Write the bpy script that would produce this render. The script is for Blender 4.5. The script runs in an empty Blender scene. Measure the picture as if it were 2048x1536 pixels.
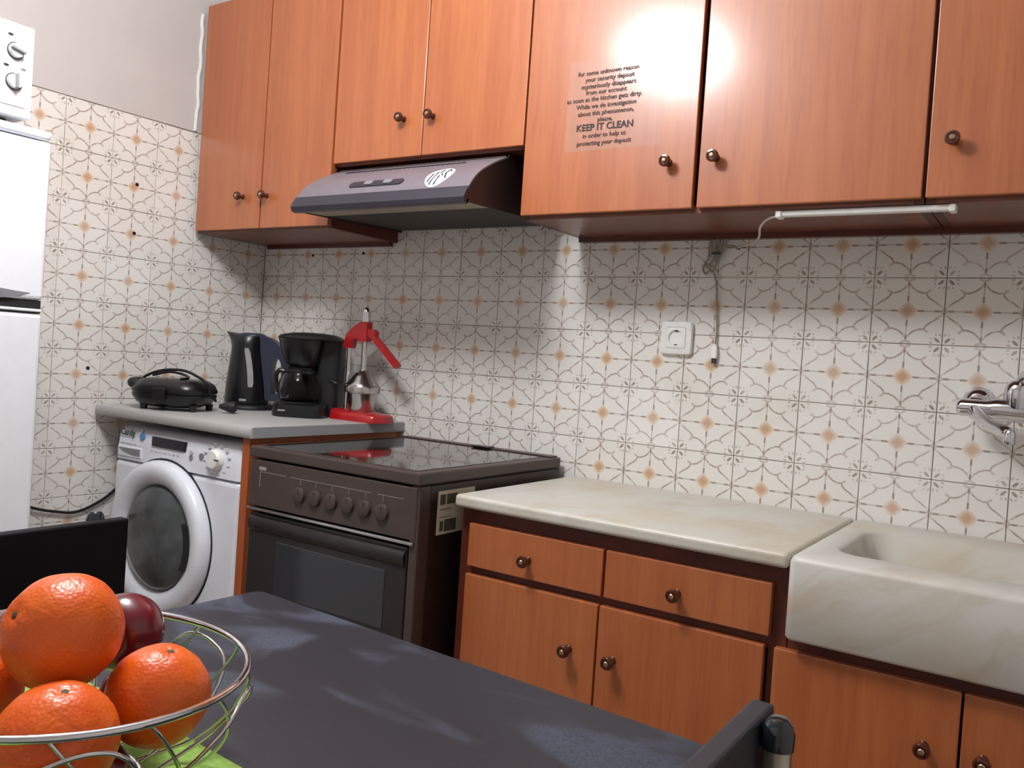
import bpy, bmesh, math, random
from mathutils import Vector, Matrix, noise
random.seed(4)
PI = math.pi
scene = bpy.context.scene
col = scene.collection

# ------------------------------------------------------------------ camera
yaw, pitch, roll = 0.588874, -0.019219, 0.067602
fw = Vector((-math.sin(yaw) * math.cos(pitch), math.cos(yaw) * math.cos(pitch), math.sin(pitch)))
rt = Vector((math.cos(yaw), math.sin(yaw), 0)); up = rt.cross(fw)
R_ = math.cos(roll) * rt + math.sin(roll) * up
U_ = -math.sin(roll) * rt + math.cos(roll) * up
cd = bpy.data.cameras.new('camera'); cam = bpy.data.objects.new('camera', cd); col.objects.link(cam)
cam.matrix_world = Matrix(((R_.x, U_.x, -fw.x, 2.49987), (R_.y, U_.y, -fw.y, -2.11588), (R_.z, U_.z, -fw.z, 1.13334), (0, 0, 0, 1)))
cd.sensor_width = 36.0; cd.sensor_fit = 'HORIZONTAL'
cd.lens = 36.0 * 1707.142 / 2048.0
cd.shift_x = (1024 - 1006.325) / 2048.0
cd.shift_y = (751.333 - 768) / 2048.0
cd.clip_start = 0.02
scene.camera = cam

# ------------------------------------------------------------------ world, exposure
w = bpy.data.worlds.new('world'); scene.world = w; w.use_nodes = True
w.node_tree.nodes['Background'].inputs[0].default_value = (0.9, 0.93, 1.0, 1)
w.node_tree.nodes['Background'].inputs[1].default_value = 0.15
vs = scene.view_settings
vs.view_transform = 'Standard'; vs.look = 'None'; vs.gamma = 1.0; vs.use_curve_mapping = False
vs.exposure = 0.0
LAMP = Vector((1.24, -1.36, 2.255)); LAMP_R = 0.19; LAMP_H = 0.10; LAMP_E = 66.0

# ------------------------------------------------------------------ materials
def s(r, g, b):
    def f(c):
        c /= 255.0
        return c / 12.92 if c <= 0.04045 else ((c + 0.055) / 1.055) ** 2.4
    return (f(r), f(g), f(b), 1.0)

class NT:
    def __init__(self, name):
        self.m = bpy.data.materials.new(name); self.m.use_nodes = True
        self.t = self.m.node_tree; self.n = self.t.nodes
        self.p = self.n['Principled BSDF']
    def node(self, typ, **kw):
        n = self.n.new(typ)
        for k, v in kw.items(): setattr(n, k, v)
        return n
    def link(self, a, b): self.t.links.new(a, b)
    def put(self, sock, v):
        if isinstance(v, (int, float)): sock.default_value = v
        elif isinstance(v, (tuple, list)): sock.default_value = v
        else: self.link(v, sock)
    def M(self, op, a, b=None, c=None, clamp=False):
        n = self.node('ShaderNodeMath', operation=op, use_clamp=clamp)
        self.put(n.inputs[0], a)
        if b is not None: self.put(n.inputs[1], b)
        if c is not None: self.put(n.inputs[2], c)
        return n.outputs[0]
    def V(self, op, a, b=None, sc=None):
        n = self.node('ShaderNodeVectorMath', operation=op)
        self.put(n.inputs[0], a)
        if b is not None: self.put(n.inputs[1], b)
        if sc is not None: self.put(n.inputs[3], sc)
        return n.outputs[1] if op in ('LENGTH', 'DISTANCE', 'DOT_PRODUCT') else n.outputs[0]
    def mix(self, f, a, b):
        n = self.node('ShaderNodeMix', data_type='RGBA')
        self.put(n.inputs[0], f); self.put(n.inputs[6], a); self.put(n.inputs[7], b)
        return n.outputs[2]
    def step(self, v, lo, hi, a=0.0, b=1.0):
        n = self.node('ShaderNodeMapRange', interpolation_type='SMOOTHSTEP')
        self.put(n.inputs[0], v)
        for i, x in enumerate((lo, hi, a, b)): n.inputs[i + 1].default_value = x
        return n.outputs[0]
    def noise(self, vec, scale, detail=3, rough=0.55, dist=0.0):
        n = self.node('ShaderNodeTexNoise')
        if vec is not None: self.link(vec, n.inputs['Vector'])
        n.inputs['Scale'].default_value = scale; n.inputs['Detail'].default_value = detail
        n.inputs['Roughness'].default_value = rough; n.inputs['Distortion'].default_value = dist
        return n.outputs[0]
    def obj(self, scale=(1, 1, 1), rand=0.0):
        tc = self.node('ShaderNodeTexCoord'); v = tc.outputs['Object']
        if rand:
            oi = self.node('ShaderNodeObjectInfo')
            v = self.V('ADD', v, self.V('SCALE', (1.0, 1.0, 1.0), None, self.M('MULTIPLY', oi.outputs['Random'], rand)))
        return self.V('MULTIPLY', v, scale)
    def bump(self, h, strength, dist=0.002):
        n = self.node('ShaderNodeBump'); n.inputs['Strength'].default_value = strength
        n.inputs['Distance'].default_value = dist; self.link(h, n.inputs['Height'])
        self.link(n.outputs[0], self.p.inputs['Normal'])

MATS = {}
def plain(name, c, rough=0.5, metal=0.0, var=0.08, scale=30.0, spec=0.5, bump=0.0, bscale=200.0, coat=0.0):
    t = NT(name); p = t.p
    v = t.obj()
    f = t.noise(v, scale)
    a = tuple(max(0, x * (1 - var)) for x in c[:3]) + (1,); b = tuple(min(1, x * (1 + var)) for x in c[:3]) + (1,)
    t.link(t.mix(t.step(f, 0.3, 0.7), a, b), p.inputs['Base Color'])
    p.inputs['Roughness'].default_value = rough; p.inputs['Metallic'].default_value = metal
    p.inputs['Specular IOR Level'].default_value = spec
    p.inputs['Coat Weight'].default_value = coat; p.inputs['Coat Roughness'].default_value = 0.1
    if bump: t.bump(t.noise(v, bscale, 2), bump, 0.001)
    MATS[name] = t.m
    return t.m

def wood(name, c0, c1, c2, rough=0.3, axis='z'):
    t = NT(name)
    sc = {'z': (1, 1, 0.05), 'x': (0.05, 1, 1)}[axis]
    v = t.obj(sc, 7.0)
    f = t.noise(v, 26.0, 4, 0.6, 0.4)
    g = t.noise(v, 150.0, 3, 0.7)
    big = t.noise(t.obj((1, 1, 0.35), 5.0), 3.0, 2)
    c = t.mix(t.step(f, 0.32, 0.68), c0, c1)
    c = t.mix(t.M('MULTIPLY', t.step(g, 0.45, 0.75), 0.45), c, c2)
    c = t.mix(t.M('MULTIPLY', t.step(big, 0.4, 0.7), 0.25), c, c2)
    t.link(c, t.p.inputs['Base Color'])
    t.put(t.p.inputs['Roughness'], t.M('ADD', t.M('MULTIPLY', f, 0.06), rough - 0.03))
    t.p.inputs['Specular IOR Level'].default_value = 0.6
    t.p.inputs['Coat Weight'].default_value = 0.8 if name == 'door_wood' else 0.0; t.p.inputs['Coat Roughness'].default_value = 0.19
    MATS[name] = t.m; return t.m

wood('door_wood', s(172, 93, 48), s(184, 105, 56), s(152, 76, 40), 0.42)
wood('panel_wood', s(168, 84, 40), s(184, 98, 50), s(146, 70, 34), 0.4)
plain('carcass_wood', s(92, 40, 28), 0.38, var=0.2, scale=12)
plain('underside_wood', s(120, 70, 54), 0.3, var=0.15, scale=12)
plain('knob_brown', s(74, 30, 14), 0.16, coat=0.6)
plain('knob_metal', s(196, 160, 130), 0.25, 0.9)
plain('plaster', s(200, 193, 190), 0.8, var=0.03, scale=4, bump=0.25, bscale=60)
plain('ceiling_paint', s(235, 233, 230), 0.9, var=0.02)
plain('floor_tile', s(150, 135, 120), 0.5, var=0.1, scale=5)
plain('grout', s(168, 152, 138), 0.9, var=0.45, scale=9)
plain('chrome', s(215, 215, 220), 0.08, 1.0, var=0.02)
plain('steel', s(190, 188, 186), 0.2, 1.0, var=0.05, scale=8)
plain('red_enamel', s(172, 20, 25), 0.3, var=0.08, coat=0.3)
plain('black_plastic', s(18, 18, 21), 0.28, var=0.2)
plain('matte_black', s(24, 23, 25), 0.5, var=0.2, bump=0.2)
plain('slate_blue', s(40, 45, 66), 0.4, var=0.1)
plain('gauge_grey', s(150, 150, 152), 0.4)
plain('white_enamel', s(236, 238, 244), 0.3, var=0.015)
plain('machine_white', s(226, 228, 236), 0.32, var=0.02)
plain('white_plastic', s(236, 234, 230), 0.4, var=0.03)
plain('grey_plastic', s(130, 130, 138), 0.45)
plain('rubber_dark', s(26, 27, 30), 0.6)
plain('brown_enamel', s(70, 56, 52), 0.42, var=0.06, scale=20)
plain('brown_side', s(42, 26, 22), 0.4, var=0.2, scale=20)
plain('oven_black', s(38, 33, 32), 0.3, var=0.1)
plain('oven_glass', s(36, 38, 42), 0.12, var=0.05, spec=0.8)
plain('hob_glass', s(30, 25, 23), 0.05, var=0.05, spec=0.9)
plain('print_grey', s(150, 142, 138), 0.5)
plain('print_dark', s(40, 40, 46), 0.5)
plain('print_light', s(196, 194, 200), 0.5)
plain('print_blue', s(86, 140, 190), 0.4)
plain('hood_brown', s(122, 114, 122), 0.45, 0.1, var=0.05)
plain('hood_lip', s(54, 50, 60), 0.4, 0.1)
plain('hood_dark', s(52, 36, 34), 0.45, var=0.1)
plain('lens_dusty', s(170, 158, 140), 0.5, var=0.12, scale=15)
plain('filter_mesh', s(64, 60, 56), 0.6, 0.3, var=0.25, scale=90)
plain('laminate', s(176, 174, 172), 0.42, var=0.06, scale=120)
plain('laminate_edge', s(196, 194, 190), 0.45, var=0.05, scale=60)
plain('laminate_end', s(150, 150, 152), 0.5, var=0.04)
plain('display_dark', s(34, 32, 42), 0.2)
plain('lime_cloth', s(134, 172, 72), 0.75, var=0.12, scale=160, bump=0.6, bscale=350)
plain('chair_dark', s(44, 44, 52), 0.5, var=0.12, scale=25, bump=0.1)
plain('chair_black', s(14, 14, 20), 0.6, var=0.15, spec=0.2)
plain('cap_black', s(24, 28, 36), 0.12, coat=0.5)
plain('tube_metal', s(196, 190, 176), 0.3, 0.9)
plain('cord_white', s(210, 200, 190), 0.5)
plain('cord_grey', s(150, 144, 128), 0.5)
plain('paper', s(196, 186, 166), 0.7, var=0.06)
plain('ink_olive', s(78, 72, 54), 0.7, var=0.2)
plain('ink_brown', s(70, 40, 30), 0.6)
plain('ink_black', s(36, 20, 16), 0.6)
plain('apple_red', s(104, 12, 32), 0.22, var=0.25, scale=14, coat=0.4)
plain('stem_brown', s(84, 62, 34), 0.7)
plain('sticker_white', s(246, 246, 250), 0.4, var=0.01)
plain('dark_hole', s(14, 11, 10), 0.8)

def orange_mat():
    t = NT('orange_peel'); v = t.obj()
    big = t.noise(v, 18.0, 3)
    c = t.mix(t.step(big, 0.3, 0.7), s(230, 90, 18), s(238, 108, 28))
    spots = t.noise(v, 46.0, 4, 0.6)
    c = t.mix(t.step(spots, 0.68, 0.78), c, s(150, 92, 40))
    t.link(c, t.p.inputs['Base Color']); t.p.inputs['Roughness'].default_value = 0.36
    vo = t.node('ShaderNodeTexVoronoi'); vo.inputs['Scale'].default_value = 330.0; t.link(v, vo.inputs['Vector'])
    h = t.M('ADD', t.M('MULTIPLY', vo.outputs['Distance'], 0.35), t.noise(v, 85.0, 3))
    t.bump(h, 0.45, 0.0022)
    t.p.inputs['Subsurface Weight'].default_value = 0.05
    t.p.inputs['Subsurface Radius'].default_value = (0.01, 0.004, 0.001)
    MATS['orange_peel'] = t.m
orange_mat()

def marble():
    t = NT('marble'); v = t.obj((1, 1, 1))
    d = t.V('ADD', v, t.V('SCALE', (0.25, 0.25, 0.25), None, t.noise(v, 5.0, 4)))
    cmb = t.node('ShaderNodeCombineXYZ')
    t.put(cmb.inputs[0], t.M('MULTIPLY', t.V('DOT_PRODUCT', d, (0.86, 0.3, 0.5)), 1.2)); t.put(cmb.inputs[1], t.M('MULTIPLY', t.V('DOT_PRODUCT', d, (-0.5, 0.2, 0.86)), 7.0)); t.put(cmb.inputs[2], t.M('MULTIPLY', t.V('DOT_PRODUCT', d, (0, 1, 0)), 2.0))
    veins = t.noise(cmb.outputs[0], 2.6, 5, 0.62, 0.3)
    warm = t.noise(v, 4.0, 3)
    c = t.mix(t.step(warm, 0.35, 0.7), s(204, 201, 195), s(200, 191, 174))
    c = t.mix(t.M('MULTIPLY', t.step(veins, 0.47, 0.68), 0.55), c, s(184, 168, 142))
    t.link(c, t.p.inputs['Base Color']); t.p.inputs['Roughness'].default_value = 0.42
    t.bump(t.noise(v, 60.0, 3), 0.08, 0.002)
    MATS['marble'] = t.m
marble()

def table_mat():
    t = NT('table_top'); v = t.obj((1, 1.8, 1))
    a = t.noise(v, 4.2, 3, 0.5, 0.8)
    rubbed = t.step(a, 0.50, 0.66)
    c = t.mix(t.M('MULTIPLY', rubbed, 0.8), s(30, 32, 42), s(70, 78, 98))
    c = t.mix(t.step(t.noise(v, 300.0, 2), 0.35, 0.75), c, s(38, 40, 50))
    t.link(c, t.p.inputs['Base Color'])
    t.put(t.p.inputs['Roughness'], t.M('ADD', 0.42, t.M('MULTIPLY', rubbed, 0.2)))
    t.bump(t.noise(v, 500.0, 2), 0.15, 0.0006)
    MATS['table_top'] = t.m
table_mat()

def glass_mat(name, c, rough, alpha_mix):
    t = NT(name)
    t.p.inputs['Base Color'].default_value = c; t.p.inputs['Roughness'].default_value = rough
    t.p.inputs['Transmission Weight'].default_value = 1.0
    t.p.inputs['IOR'].default_value = alpha_mix
    n = t.noise(t.obj(), 20.0); t.put(t.p.inputs['Roughness'], t.M('ADD', t.M('MULTIPLY', n, 0.02), rough))
    MATS[name] = t.m
glass_mat('carafe_glass', (0.72, 0.7, 0.68, 1), 0.01, 1.18)

def film_mat():
    t = NT('clear_film')
    tr = t.node('ShaderNodeBsdfTransparent'); ms = t.node('ShaderNodeMixShader')
    t.p.inputs['Base Color'].default_value = s(232, 214, 204); t.p.inputs['Roughness'].default_value = 0.2
    n = t.noise(t.obj(), 25.0, 2)
    t.put(ms.inputs[0], t.M('ADD', 0.03, t.M('MULTIPLY', n, 0.10)))
    t.link(tr.outputs[0], ms.inputs[1]); t.link(t.p.outputs[0], ms.inputs[2])
    t.link(ms.outputs[0], t.n['Material Output'].inputs[0])
    MATS['clear_film'] = t.m
film_mat()

def tile_mat():
    """Cream glazed tile: ochre blossom in the middle, vine frame, quarter grey blossoms in the corners."""
    t = NT('glazed_tile')
    tc = t.node('ShaderNodeTexCoord')
    p = t.V('MULTIPLY', t.V('SUBTRACT', tc.outputs['UV'], (0.5, 0.5, 0.0)), (2.0, 2.0, 0.0))
    oi = t.node('ShaderNodeObjectInfo')
    wob = t.noise(t.V('ADD', p, t.V('SCALE', (7.0, 3.0, 0.0), None, oi.outputs['Random'])), 5.0, 2)
    q = t.V('ABSOLUTE', p)
    sp = t.node('ShaderNodeSeparateXYZ'); t.link(q, sp.inputs[0]); u, v = sp.outputs[0], sp.outputs[1]
    def seg(a, b):
        ba = (b[0] - a[0], b[1] - a[1], 0.0); L2 = ba[0] ** 2 + ba[1] ** 2
        pa = t.V('SUBTRACT', q, (a[0], a[1], 0.0))
        h = t.M('DIVIDE', t.V('DOT_PRODUCT', pa, ba), L2, clamp=True)
        return t.V('LENGTH', t.V('SUBTRACT', pa, t.V('SCALE', ba, None, h)))
    def mn(xs):
        r = xs[0]
        for x in xs[1:]: r = t.M('MINIMUM', r, x)
        return r
    def ell(c, ang, ra, rb):
        pa = t.V('SUBTRACT', q, (c[0], c[1], 0.0)); ca, sa = math.cos(ang), math.sin(ang)
        x = t.M('DIVIDE', t.V('DOT_PRODUCT', pa, (ca, sa, 0.0)), ra)
        y = t.M('DIVIDE', t.V('DOT_PRODUCT', pa, (-sa, ca, 0.0)), rb)
        return t.M('ADD', t.M('MULTIPLY', x, x), t.M('MULTIPLY', y, y))
    vine = [(1.0, 0.09), (0.90, 0.15), (0.75, 0.27), (0.60, 0.37), (0.52, 0.45), (0.49, 0.54), (0.36, 0.545), (0.22, 0.60), (0.10, 0.70), (0.0, 0.86)]
    dv = mn([seg(vine[i], vine[i + 1]) for i in range(len(vine) - 1)])
    curl = mn([seg((0.49, 0.55), (0.58, 0.62)), seg((0.0, 0.90), (0.12, 0.95)), seg((1.0, 0.10), (0.95, 0.02))])
    vmask = t.M('MULTIPLY', t.step(dv, 0.012, 0.038, 1.0, 0.0), t.step(wob, 0.30, 0.55, 0.45, 0.95))
    vmask = t.M('MULTIPLY', vmask, t.step(t.V('DISTANCE', q, (1.0, 0.09, 0.0)), 0.03, 0.26, 0.3, 1.0))
    vmask = t.M('MULTIPLY', vmask, t.step(t.V('DISTANCE', q, (0.0, 0.86, 0.0)), 0.03, 0.22, 0.35, 1.0))
    vmask = t.M('MAXIMUM', vmask, t.M('MULTIPLY', t.step(curl, 0.02, 0.05, 1.0, 0.0), 0.55))
    # thin arms from the blossom to the tile edges
    arm = mn([seg((0.27, 0.0), (0.92, 0.0)), seg((0.0, 0.27), (0.0, 0.88))])
    amask = t.M('MULTIPLY', t.step(arm, 0.008, 0.028, 1.0, 0.0), 0.5)
    dash = mn([seg((0.30, 0.0), (0.44, 0.0)), seg((0.0, 0.30), (0.0, 0.44)), seg((0.76, 0.0), (0.88, 0.0)), seg((0.0, 0.74), (0.0, 0.84))])
    amask = t.M('MAXIMUM', amask, t.M('MULTIPLY', t.step(dash, 0.015, 0.04, 1.0, 0.0), 0.9))
    # corner blossom
    e0 = ell((0.86, 0.86), PI / 4, 0.10, 0.042)
    e = mn([ell((0.935, 0.70), 1.2, 0.05, 0.03), ell((0.70, 0.935), 0.37, 0.05, 0.03),
            ell((0.82, 0.70), 1.0, 0.032, 0.026), ell((0.70, 0.82), 0.5, 0.032, 0.026)])
    cmask = t.M('MAXIMUM', t.M('MULTIPLY', t.step(e, 0.5, 1.5, 1.0, 0.0), 0.55), t.step(e0, 0.5, 1.5, 0.95, 0.0))
    # ochre blossom: rounded diamond with ragged rim
    dia = t.M('ADD', t.M('POWER', u, 1.25), t.M('POWER', v, 1.25))
    dia = t.M('ADD', dia, t.M('MULTIPLY', t.M('SUBTRACT', t.noise(p, 22.0, 3), 0.5), 0.17))
    halo = t.step(dia, 0.15, 0.235, 0.95, 0.0)
    core = t.step(dia, 0.04, 0.17, 1.0, 0.0)
    fade = t.step(oi.outputs['Random'], 0.0, 1.0, 0.7, 1.0)
    base = t.mix(oi.outputs['Random'], s(237, 234, 230), s(231, 227, 221))
    geo = t.node('ShaderNodeNewGeometry')
    grime = t.noise(geo.outputs['Position'], 5.0, 4, 0.6)
    base = t.mix(t.M('MULTIPLY', t.step(grime, 0.55, 0.8), 0.35), base, s(214, 203, 184))
    c = t.mix(t.M('MULTIPLY', halo, fade), base, s(222, 200, 174))
    c = t.mix(t.M('MULTIPLY', core, t.M('MULTIPLY', fade, t.step(t.noise(p, 30.0, 2), 0.3, 0.7, 0.6, 1.0))), c, s(194, 148, 114))
    c = t.mix(t.M('MULTIPLY', vmask, fade), c, s(166, 145, 130))
    c = t.mix(amask, c, s(146, 126, 112))
    c = t.mix(t.M('MULTIPLY', cmask, fade), c, s(150, 132, 119))
    t.link(c, t.p.inputs['Base Color'])
    t.p.inputs['Roughness'].default_value = 0.28; t.p.inputs['Specular IOR Level'].default_value = 0.45
    t.bump(t.noise(t.obj((1, 1, 1), 3.0), 14.0, 2), 0.05, 0.003)
    MATS['glazed_tile'] = t.m
tile_mat()

def emit(name, c, e):
    t = NT(name); n = t.node('ShaderNodeEmission'); n.inputs[0].default_value = c; n.inputs[1].default_value = e
    t.link(n.outputs[0], t.n['Material Output'].inputs[0]); MATS[name] = t.m
emit('lamp_glow', (0.96, 0.98, 1.0, 1), LAMP_E)

# ------------------------------------------------------------------ mesh helpers
FLAT = set()
def BM():
    b = bmesh.new(); FLAT.discard(id(b)); return b
def box(bm, x0, x1, y0, y1, z0, z1, bev=0.0, seg=2):
    M = Matrix.Translation(((x0 + x1) / 2, (y0 + y1) / 2, (z0 + z1) / 2)) @ Matrix.Diagonal((abs(x1 - x0), abs(y1 - y0), abs(z1 - z0), 1))
    r = bmesh.ops.create_cube(bm, size=1.0, matrix=M)
    if bev:
        es = list({e for v in r['verts'] for e in v.link_edges})
        bmesh.ops.bevel(bm, geom=es, offset=bev, segments=seg, affect='EDGES', profile=0.5)
    FLAT.add(id(bm))
    return bm
def frame(d):
    d = Vector(d).normalized(); a = Vector((0, 0, 1)) if abs(d.z) < 0.9 else Vector((1, 0, 0))
    x = a.cross(d).normalized(); return x, d.cross(x), d
def loft(bm, loops, cap0=True, cap1=True, closed=False):
    rows = [[bm.verts.new(p) for p in L] for L in loops]; n = len(rows[0])
    m = len(rows)
    for i in range(m if closed else m - 1):
        a, b = rows[i], rows[(i + 1) % m]
        for j in range(n):
            bm.faces.new((a[j], a[(j + 1) % n], b[(j + 1) % n], b[j]))
    if not closed:
        if cap0: bm.faces.new(rows[0][::-1])
        if cap1: bm.faces.new(rows[-1])
    return bm
def lathe(bm, prof, M=Matrix.Identity(4), n=32, cap0=True, cap1=True):
    loops = []
    for r, z in prof:
        loops.append([M @ Vector((max(r, 1e-5) * math.cos(2 * PI * k / n), max(r, 1e-5) * math.sin(2 * PI * k / n), z)) for k in range(n)])
    return loft(bm, loops, cap0, cap1)
def axis_m(p, d):
    x, y, z = frame(d); p = Vector(p)
    return Matrix(((x.x, y.x, z.x, p.x), (x.y, y.y, z.y, p.y), (x.z, y.z, z.z, p.z), (0, 0, 0, 1)))
def cyl(bm, p0, p1, r0, r1=None, n=20):
    p0 = Vector(p0); p1 = Vector(p1); r1 = r0 if r1 is None else r1
    return lathe(bm, [(r0, 0), (r1, (p1 - p0).length)], axis_m(p0, p1 - p0), n)
def smooth_path(pts, k=6, closed=False):
    P = [Vector(p) for p in pts]; n = len(P); out = []
    for i in range(n if closed else n - 1):
        if closed: a, b, c, d = P[i - 1], P[i], P[(i + 1) % n], P[(i + 2) % n]
        else: a, b, c, d = P[max(i - 1, 0)], P[i], P[i + 1], P[min(i + 2, n - 1)]
        for j in range(k):
            t = j / k
            out.append(0.5 * ((2 * b) + (c - a) * t + (2 * a - 5 * b + 4 * c - d) * t * t + (3 * b - 3 * c + d - a) * t ** 3))
    if not closed: out.append(P[-1])
    return out
def tube(bm, pts, r, n=8, closed=False, k=6, sx=1.0):
    P = smooth_path(pts, k, closed) if k else [Vector(p) for p in pts]
    m = len(P); T = []
    for i in range(m):
        a = P[i - 1] if (closed or i > 0) else P[0]; b = P[(i + 1) % m] if (closed or i < m - 1) else P[-1]
        T.append((b - a).normalized())
    x, y, _ = frame(T[0]); loops = []
    for i in range(m):
        x = (x - T[i] * x.dot(T[i])).normalized(); y = T[i].cross(x)
        rr = r(i / (m - 1)) if callable(r) else r
        loops.append([P[i] + (x * math.cos(2 * PI * j / n) * sx + y * math.sin(2 * PI * j / n)) * rr for j in range(n)])
    return loft(bm, loops, True, True, closed)
def rrect(cx, cy, hx, hy, r, z, n=5):
    out = []
    for ox, oy, a0 in ((hx - r, hy - r, 0), (-hx + r, hy - r, PI / 2), (-hx + r, -hy + r, PI), (hx - r, -hy + r, 3 * PI / 2)):
        for k in range(n + 1):
            a = a0 + PI / 2 * k / n
            out.append(Vector((cx + ox + r * math.cos(a), cy + oy + r * math.sin(a), z)))
    return out
def ell(cx, cy, rx, ry, z, n=32):
    return [Vector((cx + rx * math.cos(2 * PI * k / n), cy + ry * math.sin(2 * PI * k / n), z)) for k in range(n)]
def prism(bm, poly, a0, a1, plane='yz'):
    f = {'yz': lambda p, a: Vector((a, p[0], p[1])), 'xz': lambda p, a: Vector((p[0], a, p[1])), 'xy': lambda p, a: Vector((p[0], p[1], a))}[plane]
    return loft(bm, [[f(p, a0) for p in poly], [f(p, a1) for p in poly]])
def ringprism(bm, outer, inner, y0, y1):
    f = lambda p, y: Vector((p[0], y, p[1]))
    return loft(bm, [[f(p, y0) for p in outer], [f(p, y1) for p in outer], [f(p, y1) for p in inner], [f(p, y0) for p in inner]], closed=True)
def torus(bm, c, d, R, r, n=40, m=10):
    M = axis_m(c, d); loops = []
    for i in range(n):
        a = 2 * PI * i / n
        loops.append([M @ Vector(((R + r * math.cos(2 * PI * j / m)) * math.cos(a), (R + r * math.cos(2 * PI * j / m)) * math.sin(a), r * math.sin(2 * PI * j / m))) for j in range(m)])
    return loft(bm, loops, closed=True)

WL = {}
def mesh_of(bm, name, mat, ang=35):
    if id(bm) in FLAT: ang = 8          # bevelled boxes keep flat faces
    FLAT.discard(id(bm))
    bmesh.ops.recalc_face_normals(bm, faces=bm.faces)
    me = bpy.data.meshes.new(name); bm.to_mesh(me); bm.free()
    me.materials.append(MATS[mat])
    if ang:
        me.shade_smooth(); me.set_sharp_from_angle(angle=math.radians(ang))
    return me
def obj(name, bm, mat, parent=None, ang=35, label=None, base=False):
    vs_ = [v.co for v in bm.verts]
    lo = Vector((min(v.x for v in vs_), min(v.y for v in vs_), min(v.z for v in vs_)))
    hi = Vector((max(v.x for v in vs_), max(v.y for v in vs_), max(v.z for v in vs_)))
    c = (lo + hi) / 2
    if base: c.z = lo.z
    for v in bm.verts: v.co -= c
    o = bpy.data.objects.new(name, mesh_of(bm, name, mat, ang)); col.objects.link(o)
    if parent is not None: o.parent = parent; o.location = c - WL[parent.name]
    else: o.location = c
    WL[o.name] = c
    if label: o['label'] = label
    return o
def place(name, me, parent, pos, rot=None):
    o = bpy.data.objects.new(name, me); col.objects.link(o)
    if parent is not None: o.parent = parent; o.location = Vector(pos) - WL[parent.name]
    else: o.location = pos
    if rot: o.rotation_euler = rot
    WL[o.name] = Vector(pos); return o
def tag(o, label, cat, group=None):
    o['label'] = label; o['category'] = cat
    if group: o['group'] = group
    return o
def root(name, label, cat, loc, rz=None, group=None):
    o = bpy.data.objects.new(name, None); col.objects.link(o); o.location = loc; o.empty_display_size = 0.05
    if rz is not None: o.rotation_euler = (0, 0, rz); WL[o.name] = Vector((0, 0, 0))      # parts given in the thing's own frame
    else: WL[o.name] = Vector(loc)
    return tag(o, label, cat, group)
def struct(name, bm, mat, ang=None):
    o = obj(name, bm, mat, None, ang); o['kind'] = 'structure'; return o
def text(name, body, size, mat, parent, pos, xd, yd, align='CENTER', squash=1.0, bold=0.0):
    cu = bpy.data.curves.new('t', 'FONT'); cu.body = body; cu.size = size; cu.align_x = align; cu.extrude = 0.0002
    cu.resolution_u = 2; cu.offset = bold
    o = bpy.data.objects.new('t', cu); col.objects.link(o)
    dg = bpy.context.evaluated_depsgraph_get()
    me = bpy.data.meshes.new_from_object(o.evaluated_get(dg))
    bpy.data.objects.remove(o); bpy.data.curves.remove(cu)
    xd = Vector(xd).normalized(); yd = Vector(yd).normalized(); zd = xd.cross(yd)
    me.transform(Matrix(((xd.x * squash, yd.x, zd.x, 0), (xd.y * squash, yd.y, zd.y, 0), (xd.z * squash, yd.z, zd.z, 0), (0, 0, 0, 1))))
    me.name = name; me.materials.clear(); me.materials.append(MATS[mat])
    return place(name, me, parent, pos)

# ------------------------------------------------------------------ the room
struct('floor', box(BM(), -0.4, 3.8, -3.7, 0.15, -0.08, 0.0), 'floor_tile')
struct('ceiling', box(BM(), -0.4, 3.8, -3.7, 0.15, 2.7, 2.78), 'ceiling_paint')
wall_back = struct('wall_back', box(BM(), -0.3, 3.8, 0.0025, 0.12, 0.0, 2.7), 'grout')
struct('wall_right', box(BM(), 3.6, 3.75, -3.6, 0.0, 0.0, 2.7), 'ceiling_paint')
struct('wall_front', box(BM(), -0.3, 3.6, -3.65, -3.55, 0.0, 2.7), 'ceiling_paint')
TH = -0.0396
wall_left = struct('wall_left', box(BM(), -0.12, -0.0025, -3.58, 0.0, 0.0, 2.7), 'grout')
wall_left.location = Matrix.Rotation(TH, 3, 'Z') @ wall_left.location
wall_left.rotation_euler = (0, 0, TH); WLC = Vector((-0.06125, -1.79, 1.35))
pl = obj('plaster', box(BM(), -0.0025, 0.001, -3.58, 0.0, 1.827, 2.7), 'plaster', None, None)
pl.parent = wall_left; pl.location = Vector((-0.0007, -1.79, (1.827 + 2.7) / 2)) - WLC
plb = obj('plaster', box(BM(), -0.3, 3.8, -0.0005, 0.0025, 1.68, 2.7), 'plaster', wall_back, None)

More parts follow.
